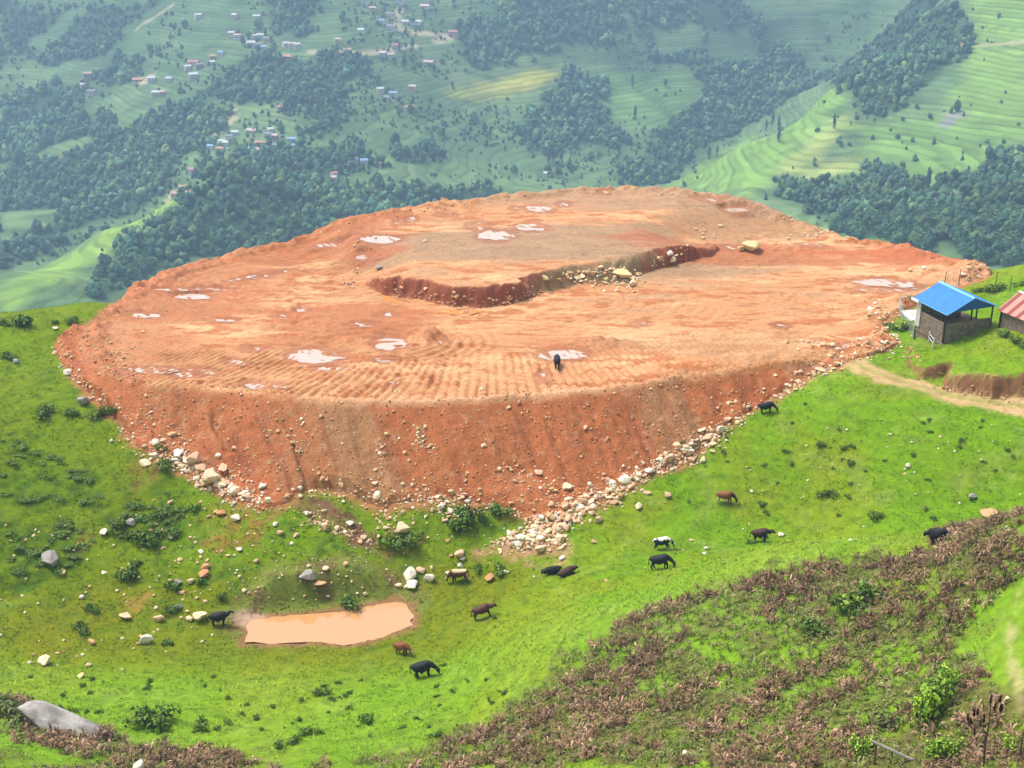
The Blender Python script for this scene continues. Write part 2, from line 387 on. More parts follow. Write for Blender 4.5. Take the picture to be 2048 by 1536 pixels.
M['hide'] = mat('hide', attr=True, spec=.3, rough=.7, vary=.15, vscale=6)
M['horn'] = mat('horn', (.25,.21,.16), rough=.5)
M['farground'] = mat('far_ground', attr=True, spec=.05, vary=.22, vscale=.06, detail=8)
# field terraces: risers follow the contours of the hillside
m = M['farground']; n = m.node_tree; L = n.links; b = n.nodes['Principled BSDF']
src = b.inputs['Base Color'].links[0].from_socket
at = n.nodes.new('ShaderNodeAttribute'); at.attribute_name = 'Col'
g = n.nodes.new('ShaderNodeNewGeometry'); sx = n.nodes.new('ShaderNodeSeparateXYZ'); L.new(g.outputs['Position'], sx.inputs[0])
nz = n.nodes.new('ShaderNodeTexNoise'); nz.inputs['Scale'].default_value = .011; nz.inputs['Detail'].default_value = 5; L.new(g.outputs['Position'], nz.inputs['Vector'])
def mth(op, a, b_=None, c_=None):
    q = n.nodes.new('ShaderNodeMath'); q.operation = op
    for i, v in enumerate((a, b_, c_)):
        if v is None: continue
        if isinstance(v, (int, float)): q.inputs[i].default_value = v
        else: L.new(v, q.inputs[i])
    return q.outputs[0]
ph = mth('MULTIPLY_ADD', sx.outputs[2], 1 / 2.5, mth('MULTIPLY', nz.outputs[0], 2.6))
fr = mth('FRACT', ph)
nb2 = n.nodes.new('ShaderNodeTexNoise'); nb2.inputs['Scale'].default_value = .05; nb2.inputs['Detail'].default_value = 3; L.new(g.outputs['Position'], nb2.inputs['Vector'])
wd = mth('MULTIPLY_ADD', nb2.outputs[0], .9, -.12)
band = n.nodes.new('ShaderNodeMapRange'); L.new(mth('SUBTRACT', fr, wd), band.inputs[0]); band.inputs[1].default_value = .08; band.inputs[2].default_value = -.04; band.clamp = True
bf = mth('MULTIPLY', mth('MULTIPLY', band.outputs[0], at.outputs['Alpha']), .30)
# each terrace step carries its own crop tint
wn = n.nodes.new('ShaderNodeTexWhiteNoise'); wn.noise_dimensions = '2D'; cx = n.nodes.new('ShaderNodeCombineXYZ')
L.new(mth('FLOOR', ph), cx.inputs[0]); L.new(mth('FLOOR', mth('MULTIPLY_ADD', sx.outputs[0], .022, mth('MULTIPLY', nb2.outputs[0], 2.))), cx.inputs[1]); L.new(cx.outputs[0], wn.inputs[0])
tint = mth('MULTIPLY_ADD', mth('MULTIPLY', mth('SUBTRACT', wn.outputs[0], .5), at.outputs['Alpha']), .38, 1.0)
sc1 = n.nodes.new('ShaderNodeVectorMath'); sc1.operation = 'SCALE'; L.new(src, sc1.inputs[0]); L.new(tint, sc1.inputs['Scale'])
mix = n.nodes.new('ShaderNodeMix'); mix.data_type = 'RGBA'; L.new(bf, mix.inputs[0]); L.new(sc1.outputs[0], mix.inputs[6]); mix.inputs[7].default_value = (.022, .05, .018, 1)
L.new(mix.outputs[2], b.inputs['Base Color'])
bp = n.nodes.new('ShaderNodeBump'); bp.inputs['Distance'].default_value = 1.0; L.new(mth('MULTIPLY', fr, at.outputs['Alpha']), bp.inputs['Height']); L.new(bp.outputs[0], b.inputs['Normal'])

def watermat(name, color, rough):
    m = mat(name, color, rough=rough, spec=.5, vary=.03, vscale=.4, bump=.004, bscale=1.5); return m
M['pond'] = watermat('muddy_water', (.52, .27, .11), .04)
M['pond'].node_tree.nodes['Principled BSDF'].inputs['Specular IOR Level'].default_value = 1.0
M['puddle'] = watermat('cloudy_water', (.47, .37, .29), .05)
M['opuddle'] = watermat('orange_water', (.60, .24, .07), .12)

# ---------------------------------------------------------------- mesh helpers
def mesh(name, V, Fc, mt=None, col=None, smooth=False):
    V = np.asarray(V, np.float32); me = bpy.data.meshes.new(name)
    if isinstance(Fc, np.ndarray): Fl = [Fc]
    else: Fl = [f for f in Fc if len(f)]
    me.vertices.add(len(V)); me.vertices.foreach_set('co', V.ravel())
    tot = sum(f.size for f in Fl); npoly = sum(len(f) for f in Fl)
    me.loops.add(tot); me.polygons.add(npoly)
    idx = np.concatenate([f.ravel() for f in Fl]).astype(np.int32)
    sz = np.concatenate([np.full(len(f), f.shape[1]) for f in Fl])
    st = np.concatenate([[0], np.cumsum(sz)[:-1]]).astype(np.int32)
    me.loops.foreach_set('vertex_index', idx)
    me.polygons.foreach_set('loop_start', st)
    me.update(calc_edges=True)
    if col is not None:
        c = np.asarray(col, np.float32)
        if c.ndim == 1: c = np.tile(c, (len(V), 1))
        if c.shape[1] == 3: c = np.concatenate([c, np.ones((len(c), 1), np.float32)], 1)
        a = me.color_attributes.new('Col', 'FLOAT_COLOR', 'POINT'); a.data.foreach_set('color', c.astype(np.float32).ravel())
    me.polygons.foreach_set('use_smooth', np.full(npoly, smooth))
    if mt: me.materials.append(mt)
    return me
def link(name, me, parent=None, loc=None, **kw):
    o = bpy.data.objects.new(name, me); COL.objects.link(o)
    if parent is not None: o.parent = parent
    if loc is not None: o.location = loc
    for k, v in kw.items(): o[k] = v
    return o
def gridfaces(nx, ny):
    i = np.arange(nx * ny).reshape(ny, nx)
    return np.stack([i[:-1, :-1], i[:-1, 1:], i[1:, 1:], i[1:, :-1]], -1).reshape(-1, 4)
def compact(V, Fc, col):
    u, inv = np.unique(Fc, return_inverse=True)
    return V[u], inv.reshape(Fc.shape), col[u]
def mixc(a, b, t):
    t = np.asarray(t)[..., None]; return np.asarray(a) * (1 - t) + np.asarray(b) * t

# ---------------------------------------------------------------- near ground mesh
def pmask(x, y, pts, soft=1.0, noise=1.0, s=0):
    return sst(-soft, soft, sdf(x, y, pts) + noise * fbm(x / 1.6, y / 1.6, 200 + s, 3))
def pw(pts, z): return [Pz(a, b, z)[:2] for a, b in pts]
BR1 = patch([(1990,1030),(2047,1025),(2047,1160),(1990,1220),(1930,1290),(1960,1340),(2047,1420),(2047,1535),(900,1535),(930,1500),(1000,1420),(1110,1345),(1190,1285),(1290,1230),(1400,1180),(1520,1150),(1640,1125),(1740,1108),(1860,1098)], False)
BR2 = patch([(0,1395),(60,1420),(150,1445),(250,1478),(420,1497),(520,1520),(560,1535),(0,1535)], False)
BR3 = patch([(640,1535),(740,1512),(840,1500),(930,1465),(1000,1535)], False)
NOBR = [patch(p, False) for p in [[(2047,1175),(2000,1240),(1935,1300),(1965,1345),(2047,1430)],[(0,1480),(60,1490),(240,1535),(0,1535)]]]
PATH1 = [hit(a, b)[:2] for a, b in [(1700,716),(1725,734),(1765,750),(1830,770),(1900,790),(1970,802),(2040,812)]] + [Pz(2300,835,.6)[:2]]
PATH2 = [hit(a, b)[:2] for a, b in [(2040,1180),(2020,1240),(2018,1300),(2035,1360),(2047,1420)]]
DIRT = [(patch(p, False), c) for p, c in [
    ([(600,998),(645,998),(700,1028),(752,1075),(745,1098),(700,1080),(650,1045),(605,1025)], (.16,.075,.045)),
    ([(960,1102),(1000,1092),(1130,1088),(1145,1108),(1060,1120),(985,1118)], (.40,.22,.11)),
    ([(1050,1130),(1125,1122),(1135,1132),(1075,1140)], (.40,.24,.12)),
    ([(420,1010),(520,1005),(560,1030),(520,1080),(440,1105),(405,1085)], (.26,.13,.03)),
    ([(790,1070),(850,1075),(845,1105),(790,1110),(740,1095)], (.30,.15,.06)),
    ([(270,900),(320,890),(330,930),(280,980),(260,950)], (.20,.12,.03)),
    ([(160,1080),(185,1070),(180,1115),(160,1110)], (.34,.16,.05)),
    ([(265,1205),(295,1180),(300,1190),(275,1220)], (.34,.17,.05))]]
DARK = [patch(p, False) for p in [
    [(0,880),(120,900),(230,960),(180,1010),(0,1010)],[(0,1050),(140,1040),(180,1075),(60,1110),(0,1130)],[(230,1010),(330,980),(370,1010),(340,1100),(230,1090)],
    [(60,1100),(190,1075),(160,1120),(60,1170),(0,1190),(0,1130)],[(760,1080),(850,1060),(850,1095),(780,1115)],[(880,990),(1060,1010),(1070,1040),(930,1060),(870,1020)]]]
def near_col(x, y, z):
    n1 = fbm(x / 9, y / 9, 100, 4); n2 = fbm(x / 2.0, y / 2.0, 101, 4); n3 = fbm(x / .7, y / .7, 102, 3)
    lush = np.array([.132, .248, .005]); dry = np.array([.184, .232, .008]); dk = np.array([.055, .115, .006]); pale = np.array([.24, .33, .055])
    c = mixc(lush, dry, sst(-.25, .5, n1 + .35 * n2))
    c = mixc(c, pale, sst(.1, .65, n2 + .3 * n3) * .55)
    # nearer flank paler, valley and left flank olive: sward tone plus painted slope shading
    px, py, dep = project(x, y, z)
    left = sst(6, -12, x + 0.0 * y) * sst(97, 104, y)
    c = mixc(c, np.array([.125, .175, .002]), left * (.75 + .3 * n1))
    val = sst(-8.3, -10.2, z) * sst(88, 96, y)
    c = mixc(c, np.array([.145, .145, .004]), val * .7)
    nr = sst(100, 90, y) * (1 - val)
    c = mixc(c, np.array([.192, .31, .026]), nr * (.45 + .4 * n2))
    tuss = sst(.15, .5, n3 + .5 * n2)
    c = mixc(c, dk, tuss * (.35 + .35 * left))
    tz = z * 1.6 + 0.8 * fbm(x / 7, y / 7, 60, 2)
    c = mixc(c, dk * 1.2, sst(.35, .9, np.sin(tz * 2 * math.pi - .6)) * .28)
    for i, d in enumerate(DARK):
        c = mixc(c, dk * .9, pmask(x, y, d, 1.2, 2.2, i) * np.clip(.45 + .9 * n3 + .5 * n2, 0, .9))
    for i, d in enumerate([BR1, BR2, BR3]):
        c = mixc(c, np.array([.10, .075, .03]), pmask(x, y, d, 1.5, 3, 20 + i) * sst(-.35, .25, n1 * .5 + n2) * .8)
    md = seg_dist(x, y, MOUND, False)
    c = mixc(c, mixc(np.array([.15, .18, .03]), np.array([.14, .09, .04]), sst(-.2, .4, n2 + .5 * n3)), sst(3.2, 1.6, md + .8 * n2) * .85)
    dp = sdf(x, y, POND)
    c = mixc(c, np.array([.24, .125, .055]), sst(-1.1, -.1, dp + .4 * n3 + .2 * n2))
    ew = hit(500, 1240); c = mixc(c, np.array([.40, .26, .18]), sst(1.7, .8, np.hypot((x - ew[0]), (y - ew[1]) * 1.2) + n2))
    for i, (d, cc) in enumerate(DIRT):
        c = mixc(c, np.array(cc), pmask(x, y, d, .6, 1.4, 30 + i) * np.clip((.85 if i < 3 else .45) + .7 * n3, 0, 1))
    p1 = seg_dist(x, y, PATH1, False)
    c = mixc(c, np.array([.46, .30, .15]), sst(1.9, .7, p1 + .8 * n2 + .3 * n3) * (1 - .45 * sst(.7, .15, np.abs(p1 - 0.0))))
    p2 = seg_dist(x, y, PATH2, False)
    c = mixc(c, np.array([.48, .36, .20]), sst(.3, -.1, p2 + .5 * n2) * .5)
    # bare ground round the heap foot
    ts = plat_z(x, y) - z
    c = mixc(c, np.array([.34, .15, .06]), sst(-1.1, -.1, ts + .5 * n2) * (y > 100))
    return c
def ground_obj(name, g, keep=None, hole=None, drop=0):
    V = np.stack([g.X, g.Y, g.Z - drop], -1).reshape(-1, 3)
    C = near_col(g.X, g.Y, g.Z)
    gy, gx = np.gradient(g.Z, g.h)
    st = np.hypot(gx, gy)
    n = fbm(g.X * 1.1, g.Y * 1.1, 120, 3)
    face = sst(.9, 1.4, st) * (np.minimum(seg_dist(g.X, g.Y, LAWN_F, False), 9) < 1.6)
    C = mixc(C, np.array([.24, .115, .055]) * (1 + .5 * n[..., None]), face)
    C = np.clip(C, .003, 1).reshape(-1, 3); Fc = gridfaces(g.nx, g.ny)
    if hole is not None:
        cx = V[Fc].mean(1); k = ~((cx[:, 0] > hole[0]) & (cx[:, 0] < hole[1]) & (cx[:, 1] > hole[2]) & (cx[:, 1] < hole[3])); Fc = Fc[k]
    if keep is not None:
        Fc = Fc[keep(V[Fc].mean(1))]
    V, Fc, C = compact(V, Fc, C)
    return V, Fc, C
Va, Fa, Ca = ground_obj('g', NF)
Vb, Fb, Cb = ground_obj('g', NG, hole=(-70.5, 74.5, 55.5, 174.5))
Vb = Vb.copy()
ins_ = (Vb[:, 0] > -72) & (Vb[:, 0] < 76) & (Vb[:, 1] > 54) & (Vb[:, 1] < 176)
Vb[ins_, 2] -= .25
V = np.concatenate([Va, Vb]); Fc = np.concatenate([Fa, Fb + len(Va)]); C = np.concatenate([Ca, Cb])
link('grass_ground', mesh('grass_ground', V, Fc, M['turf'], C, True), kind='structure')

# ---------------------------------------------------------------- platform mesh
g = PL
P0 = [(np.array(Pz(a, b, z)[:2]), rx, ry, c, k) for a, b, z, rx, ry, c, k in [
    (1150,490,2,34,9,(.33,.20,.105),.9),(1500,420,2,18,12,(.33,.19,.09),.7),(1300,400,2,30,7,(.36,.21,.11),.8),
    (1560,510,0,22,5,(.40,.115,.035),.7),(1850,510,0,14,7,(.42,.12,.04),.75),(650,480,0,14,12,(.36,.105,.03),.7),(450,570,0,17,12,(.37,.12,.04),.6),(680,650,0,14,7,(.38,.12,.04),.65),
    (250,650,0,9,20,(.40,.15,.06),.55),(1200,700,0,8,3.0,(.36,.13,.05),.5),(1450,690,0,14,5,(.40,.24,.12),.5),(1900,570,0,12,4,(.50,.26,.13),.7)]]
x, y = g.X, g.Y
n1 = fbm(x / 14, y / 5, 130, 4); n2 = fbm(x / 2.6, y / .9, 131, 4); n3 = fbm(x / .6, y / .5, 132, 3); n4 = fbm(x / 6, y / 1.1, 134, 4)
base = np.array([.51, .235, .096]); light = np.array([.65, .350, .168]); deep = np.array([.35, .098, .018])
C = mixc(base, light, sst(-.2, .5, n1 + .3 * n2))
C = mixc(C, light * 1.08, sst(.1, .6, n4 + .2 * n3) * .6)
C = mixc(C, deep, sst(.05, .42, n2 + .3 * n1) * .75)
C = mixc(C, np.array([.44, .26, .13]), sst(.1, .5, fbm(x / 5, y / 1.5, 136, 3)) * sst(140, 150, y) * sst(-26, -10, x) * sst(45, 30, x) * .85)
n5 = fbm(x / 1.6 + .4 * y, y / .28, 135, 3)
C = mixc(C, deep * 1.1, sst(.22, .5, n5) * .6)
for (q, rx, ry, cc, k) in P0:
    e = np.hypot((x - q[0]) / rx, (y - q[1]) / ry) + .5 * n1 + .35 * n4
    C = mixc(C, np.array(cc) * (1 + .25 * n2[..., None]), sst(1.05, .6, e) * k)
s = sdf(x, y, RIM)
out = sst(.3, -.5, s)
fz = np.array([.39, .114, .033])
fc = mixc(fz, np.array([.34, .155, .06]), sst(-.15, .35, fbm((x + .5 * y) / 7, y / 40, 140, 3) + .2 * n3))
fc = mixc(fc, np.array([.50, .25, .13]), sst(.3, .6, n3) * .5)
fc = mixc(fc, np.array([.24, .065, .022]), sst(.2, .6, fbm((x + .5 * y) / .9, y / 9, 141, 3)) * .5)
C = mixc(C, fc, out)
lb = sst(3.5, 1.2, s) * (1 - out) * (x < -36)
C = mixc(C, np.array([.42, .15, .06]) * (1 + .4 * n3[..., None]), lb * .8)
lip = sst(.9, .25, s) * (1 - out) * sst(126, 120, y - .12 * x)
C = mixc(C, np.array([.66, .34, .19]), lip * .85)
# cut face of the upper tier
gy, gx = np.gradient(g.Z, g.h); st = np.hypot(gx, gy)
tf = sst(.55, .95, st) * (seg_dist(x, y, TIER_F, False) < 2.6) * sst(.2, .5, s)
C = mixc(C, mixc(np.array([.27, .075, .03]), np.array([.26, .17, .08]), sst(-2, 2, np.abs(x - Pz(1190, 560, 1)[0]) * -1 + 7 + 3 * n3)), tf)
for (X, Y, a, b, tl) in PW:
    e = np.hypot(((x - X) + tl * (y - Y) * .5) / (a + .5), ((y - Y) + tl * .8 * (x - X)) / (b + .5))
    C = mixc(C, np.array([.30, .10, .04]), sst(1.35, 1.0, e + .4 * n3) * .6)
C = C * (1 - .28 * np.clip(fbm(x / .35, y / .35, 150, 2), 0, 1)[..., None])
C = np.clip(C, .01, 1).reshape(-1, 3)
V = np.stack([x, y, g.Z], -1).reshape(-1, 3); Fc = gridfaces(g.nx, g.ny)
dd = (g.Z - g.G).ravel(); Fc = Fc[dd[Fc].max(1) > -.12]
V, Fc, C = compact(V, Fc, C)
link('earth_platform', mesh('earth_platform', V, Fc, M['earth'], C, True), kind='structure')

# ---------------------------------------------------------------- far hillside mesh
FOREST = [patch(p) for p in [
    [(0,0),(330,0),(250,60),(215,110),(120,130),(0,105)],
    [(0,190),(170,165),(180,235),(260,255),(400,200),(455,232),(440,268),(352,330),(325,385),(150,470),(0,545)],
    [(190,150),(235,112),(270,135),(268,160),(215,172)],
    [(440,160),(480,115),(600,130),(640,112),(760,120),(700,170),(690,240),(650,288),(620,280),(600,220),(560,200),(470,215),(435,190)],
    [(520,-40),(690,-40),(650,20),(590,95),(560,70),(530,40)],
    [(225,505),(280,470),(345,432),(385,408),(430,352),(500,312),(640,322),(700,382),(740,425),(640,462),(400,520),(280,570),(215,595),(200,560)],
    [(650,460),(700,395),(800,372),(900,382),(1000,373),(1000,388),(800,424)],
    [(900,50),(1000,30),(1060,-40),(1240,-40),(1250,60),(1215,80),(1130,90),(1050,110),(960,140),(920,110)],
    [(1130,150),(1215,150),(1200,215),(1230,265),(1290,293),(1180,292),(1060,300),(1040,260),(1080,220)],
    [(1240,-40),(1900,-40),(1860,48),(1700,148),(1640,165),(1550,222),(1480,262),(1400,302),(1330,366),(1240,370),(1260,330),(1290,300),(1370,240),(1410,180),(1400,130),(1300,110),(1270,60)],
    [(1690,182),(1668,160),(1740,100),(1830,45),(1900,20),(1935,80),(1920,120),(1860,150),(1820,200),(1760,232),(1720,218)],
    [(1530,385),(1600,365),(1680,372),(1760,332),(1800,350),(1860,382),(1900,352),(1960,332),(2047,300),(2260,280),(2260,560),(2047,530),(1950,520),(1850,500),(1700,462),(1600,412)],
    [(480,320),(640,290),(700,300),(760,330),(700,345),(620,330)],
    [(780,300),(870,290),(880,320),(800,325)],[(1290,85),(1330,70),(1350,120),(1300,135)]]]
GAP = [patch(p) for p in [
    [(0,425),(110,420),(150,440),(60,470),(0,490)],[(90,105),(170,20),(215,0),(150,0),(60,90)],[(1290,62),(1400,50),(1410,100),(1330,112)],[(1420,60),(1500,55),(1510,120),(1450,130),(1410,100)],
    [(1590,105),(1635,5),(1645,25),(1610,110)],[(380,200),(440,190),(450,215),(400,215)],[(180,200),(240,195),(230,225),(190,225)],[(60,300),(180,270),(200,290),(100,320)]]]
LIGHT = [(patch(p), c) for p, c in [
    ([(900,190),(960,165),(1040,150),(1130,135),(1120,165),(1010,200),(930,205)], (.30,.33,.06)),
    ([(960,170),(1050,150),(1110,150),(1050,180),(980,195)], (.42,.40,.07)),
    ([(1330,375),(1400,320),(1500,270),(1690,175),(1700,200),(1600,290),(1500,390)], (.20,.33,.06)),
    ([(1210,140),(1400,130),(1400,190),(1330,270),(1240,250),(1215,200)], (.15,.27,.07)),
    ([(1640,270),(1690,230),(1700,260),(1580,360),(1560,345)], (.34,.40,.10)),
    ([(1600,355),(1640,330),(1750,310),(1740,330),(1640,360)], (.40,.45,.12)),
    ([(0,572),(100,526),(200,476),(330,406),(350,415),(205,505),(110,570),(0,640)], (.26,.40,.06)),
    ([(1910,-40),(2260,-40),(2260,300),(1980,270),(1900,200),(1940,80)], (.21,.34,.06)),
    ([(1700,250),(1900,230),(2040,260),(2000,320),(1860,370),(1720,330)], (.17,.29,.06)),
    ([(200,480),(300,430),(260,460),(190,520)], (.26,.38,.06))]]
g = FG; x, y, z = g.X, g.Y, g.Z
n1 = fbm(x / 60, y / 60, 160, 4); n2 = fbm(x / 18, y / 18, 161, 4)
C = mixc(np.array([.105, .180, .070]), np.array([.150, .235, .085]), sst(-.4, .4, n1))
C = mixc(C, np.array([.21, .22, .12]), sst(.25, .6, n2 + .3 * n1) * .4)
C = mixc(C, np.array([.05, .10, .035]), sst(.15, .5, -n2) * .5)
T = .55 + .45 * sst(-.5, .1, n1 + .2)
for i, (d, cc) in enumerate(LIGHT):
    m_ = sst(-9, 9, sdf(x, y, d) + 12 * n2); C = mixc(C, np.array(cc) * (1 + .2 * n2[..., None]), m_ * .85)
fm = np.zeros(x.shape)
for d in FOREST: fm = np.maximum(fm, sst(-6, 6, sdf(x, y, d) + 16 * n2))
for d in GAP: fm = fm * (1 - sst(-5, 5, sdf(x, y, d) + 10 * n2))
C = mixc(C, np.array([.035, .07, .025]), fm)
T = T * (1 - fm)
T = np.where(y < 560, 0, T)
for rd, rw in [([(800,18),(790,40),(797,56),(830,66),(905,73)],3.5),([(905,73),(880,82),(870,82)],3.5),([(462,212),(467,238),(440,262),(420,275)],3),([(620,104),(700,108),(770,102),(830,92)],3),([(345,10),(300,40),(275,55)],1.6),([(1942,95),(1960,92),(2047,85)],2.5)]:
    q = [hit(a, b, 400.)[:2] for a, b in rd]; rr = sst(rw * 1.6, rw * .6, seg_dist(x, y, q, False)); C = mixc(C, np.array([.44, .36, .23]), rr * .85); T = T * (1 - rr)
for a, b, r_, cc in [(1690,640/3,0,0)][:0]: pass
for (a, b, rx, cc) in [(352,388,10,(.62,.48,.30)),(290,160,11,(.5,.36,.24)),(180,152,7,(.5,.33,.22)),(1925,88,7,(.5,.28,.2)),(265,305,10,(.30,.25,.18)),(1910,230,12,(.28,.24,.27)),(1895,245,9,(.25,.22,.25))]:
    q = hit(a, b, 400.); C = mixc(C, np.array(cc), sst(rx, rx * .4, np.hypot(x - q[0], y - q[1]) + 5 * n2) * .9)
V = np.stack([x, y, z], -1).reshape(-1, 3); Fc = gridfaces(g.nx, g.ny)
C4 = np.concatenate([np.clip(C, .005, 1), T[..., None]], -1).reshape(-1, 4)
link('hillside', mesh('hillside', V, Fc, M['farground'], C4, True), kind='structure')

# ---------------------------------------------------------------- water
def pondmesh(name, pts, zt, mt, th=.03, inset=None):
    pts = list(pts); V = [(p[0], p[1], zt) for p in pts]; c = np.mean(np.array(pts), 0); n_ = len(pts)
    V.append((c[0], c[1], zt)); Fc = np.array([[i, (i + 1) % n_, n_] for i in range(n_)])
    return mesh(name, V, Fc, mt, None, False)
def densify(pts, k=4, amp=.15, s=0):
    o = []
    for i in range(len(pts)):
        a, b = pts[i], pts[(i + 1) % len(pts)]
        for j in range(k):
            t = j / k; px_, py_ = a[0] + (b[0] - a[0]) * t, a[1] + (b[1] - a[1]) * t
            o.append((px_ + amp * float(fbm(px_ * 1.3, py_ * 1.3, 300 + s, 2)), py_ + amp * float(fbm(px_ * 1.3, py_ * 1.3, 310 + s, 2))))
    return o
link('pond_water', pondmesh('pond_water', densify(POND, 4, .3), -10.98, M['pond']), kind='structure')
link('orange_puddle', pondmesh('orange_puddle', densify(OP, 3, .3), float(np.median([plat_z(*p) for p in OP])) + .02, M['opuddle']), kind='structure')
for i, (X, Y, a, b, tl) in enumerate(PW):
    pts = []
    for k in range(28):
        th = k / 28 * 2 * math.pi 
        r_ = 1 + .42 * float(fbm(math.cos(th) * 2.2 + i * 7.1, math.sin(th) * 2.2, 320, 3))
        ex, ey = a * r_ * math.cos(th), b * .85 * r_ * math.sin(th)
        # inverse of the tilt used for the hollow
        det = 1 - tl * .5 * tl * .8
        pts.append((X + (ex - tl * .5 * ey) / det, Y + (ey - tl * .8 * ex) / det))
    q = np.array(pts); xs = np.zeros((1, 2))
    lv = float(PH[i]) - .082
    link('puddle', pondmesh('puddle', pts, lv, M['puddle']), kind='structure')
# ---------------------------------------------------------------- rocks
def ico(sub):
    t = (1 + 5 ** .5) / 2
    v = [(-1,t,0),(1,t,0),(-1,-t,0),(1,-t,0),(0,-1,t),(0,1,t),(0,-1,-t),(0,1,-t),(t,0,-1),(t,0,1),(-t,0,-1),(-t,0,1)]
    f = [(0,11,5),(0,5,1),(0,1,7),(0,7,10),(0,10,11),(1,5,9),(5,11,4),(11,10,2),(10,7,6),(7,1,8),(3,9,4),(3,4,2),(3,2,6),(3,6,8),(3,8,9),(4,9,5),(2,4,11),(6,2,10),(8,6,7),(9,8,1)]
    v = [np.array(p) / np.linalg.norm(p) for p in v]
    for _ in range(sub):
        mid = {}; nf = []
        def mp(a, b):
            k = (min(a, b), max(a, b))
            if k not in mid:
                p = v[a] + v[b]; v.append(p / np.linalg.norm(p)); mid[k] = len(v) - 1
            return mid[k]
        for a, b, c in f:
            ab, bc, ca = mp(a, b), mp(b, c), mp(c, a); nf += [(a, ab, ca), (b, bc, ab), (c, ca, bc), (ab, bc, ca)]
        f = nf
    return np.array(v), np.array(f)
ICO1, ICO2, ICO3 = ico(1), ico(2), ico(3)
def rock_shape(seed, ic=ICO2, cuts=11, lo=.55):
    r = np.random.default_rng(seed); v, f = ic; rad = np.full(len(v), 1.15)
    for i in range(cuts):
        n_ = r.normal(size=3); n_ /= np.linalg.norm(n_); d = r.uniform(lo, .92)
        c = v @ n_; rad = np.where(c > .05, np.minimum(rad, d / np.maximum(c, .05)), rad)
    v = v * rad[:, None] * r.uniform(.75, 1.2, 3) * np.array([1.1, 1, .8])
    return v, f
RS = [rock_shape(i, ICO3, 22, .55) for i in range(14)]
RSM = [rock_shape(40 + i, ICO1, 8) for i in range(10)]
RC = {'cream': (.74, .56, .36), 'white': (.74, .65, .52), 'pink': (.70, .42, .27), 'tan': (.56, .34, .17), 'grey': (.30, .27, .24), 'orange': (.52, .25, .12), 'yellow': (.58, .46, .22)}
def rotm(r):
    q = r.normal(size=4); q /= np.linalg.norm(q); a, b, c, d = q
    return np.array([[1-2*(c*c+d*d),2*(b*c-a*d),2*(b*d+a*c)],[2*(b*c+a*d),1-2*(b*b+d*d),2*(c*d-a*b)],[2*(b*d-a*c),2*(c*d+a*b),1-2*(b*b+c*c)]])
RCM = {k: [mesh('rock', v * s_, f, M['rock'], np.clip(np.array(c) * (1 + .12 * np.random.default_rng(i).normal()), 0, 1)) for i, ((v, f), s_) in enumerate([(RS[j], 1.0) for j in range(14)])] for k, c in RC.items()}
rr_ = random.Random(5)
def rock(px, py, wpx, kind, label, group=None, hpx=None, name='rock', cat='rock', dig=.25):
    q = hit(px, py + (hpx or wpx * .6) * .35)
    if q is None: return
    d = math.sqrt(q[0] ** 2 + q[1] ** 2 + (CAMZ - q[2]) ** 2); r = wpx / F * d / 2
    o = link(name, RCM[kind][rr_.randrange(14)])
    hz_ = r * .78 if hpx is None else hpx / F * d / 2 * 1.05
    o.location = (q[0], q[1] , q[2] + hz_ * (1 - dig) * .7); o.scale = (r, r * .9, hz_); o.rotation_euler = (0, 0, rr_.uniform(0, 6.28))
    o['label'] = label; o['category'] = cat
    if group: o['group'] = group
    return o
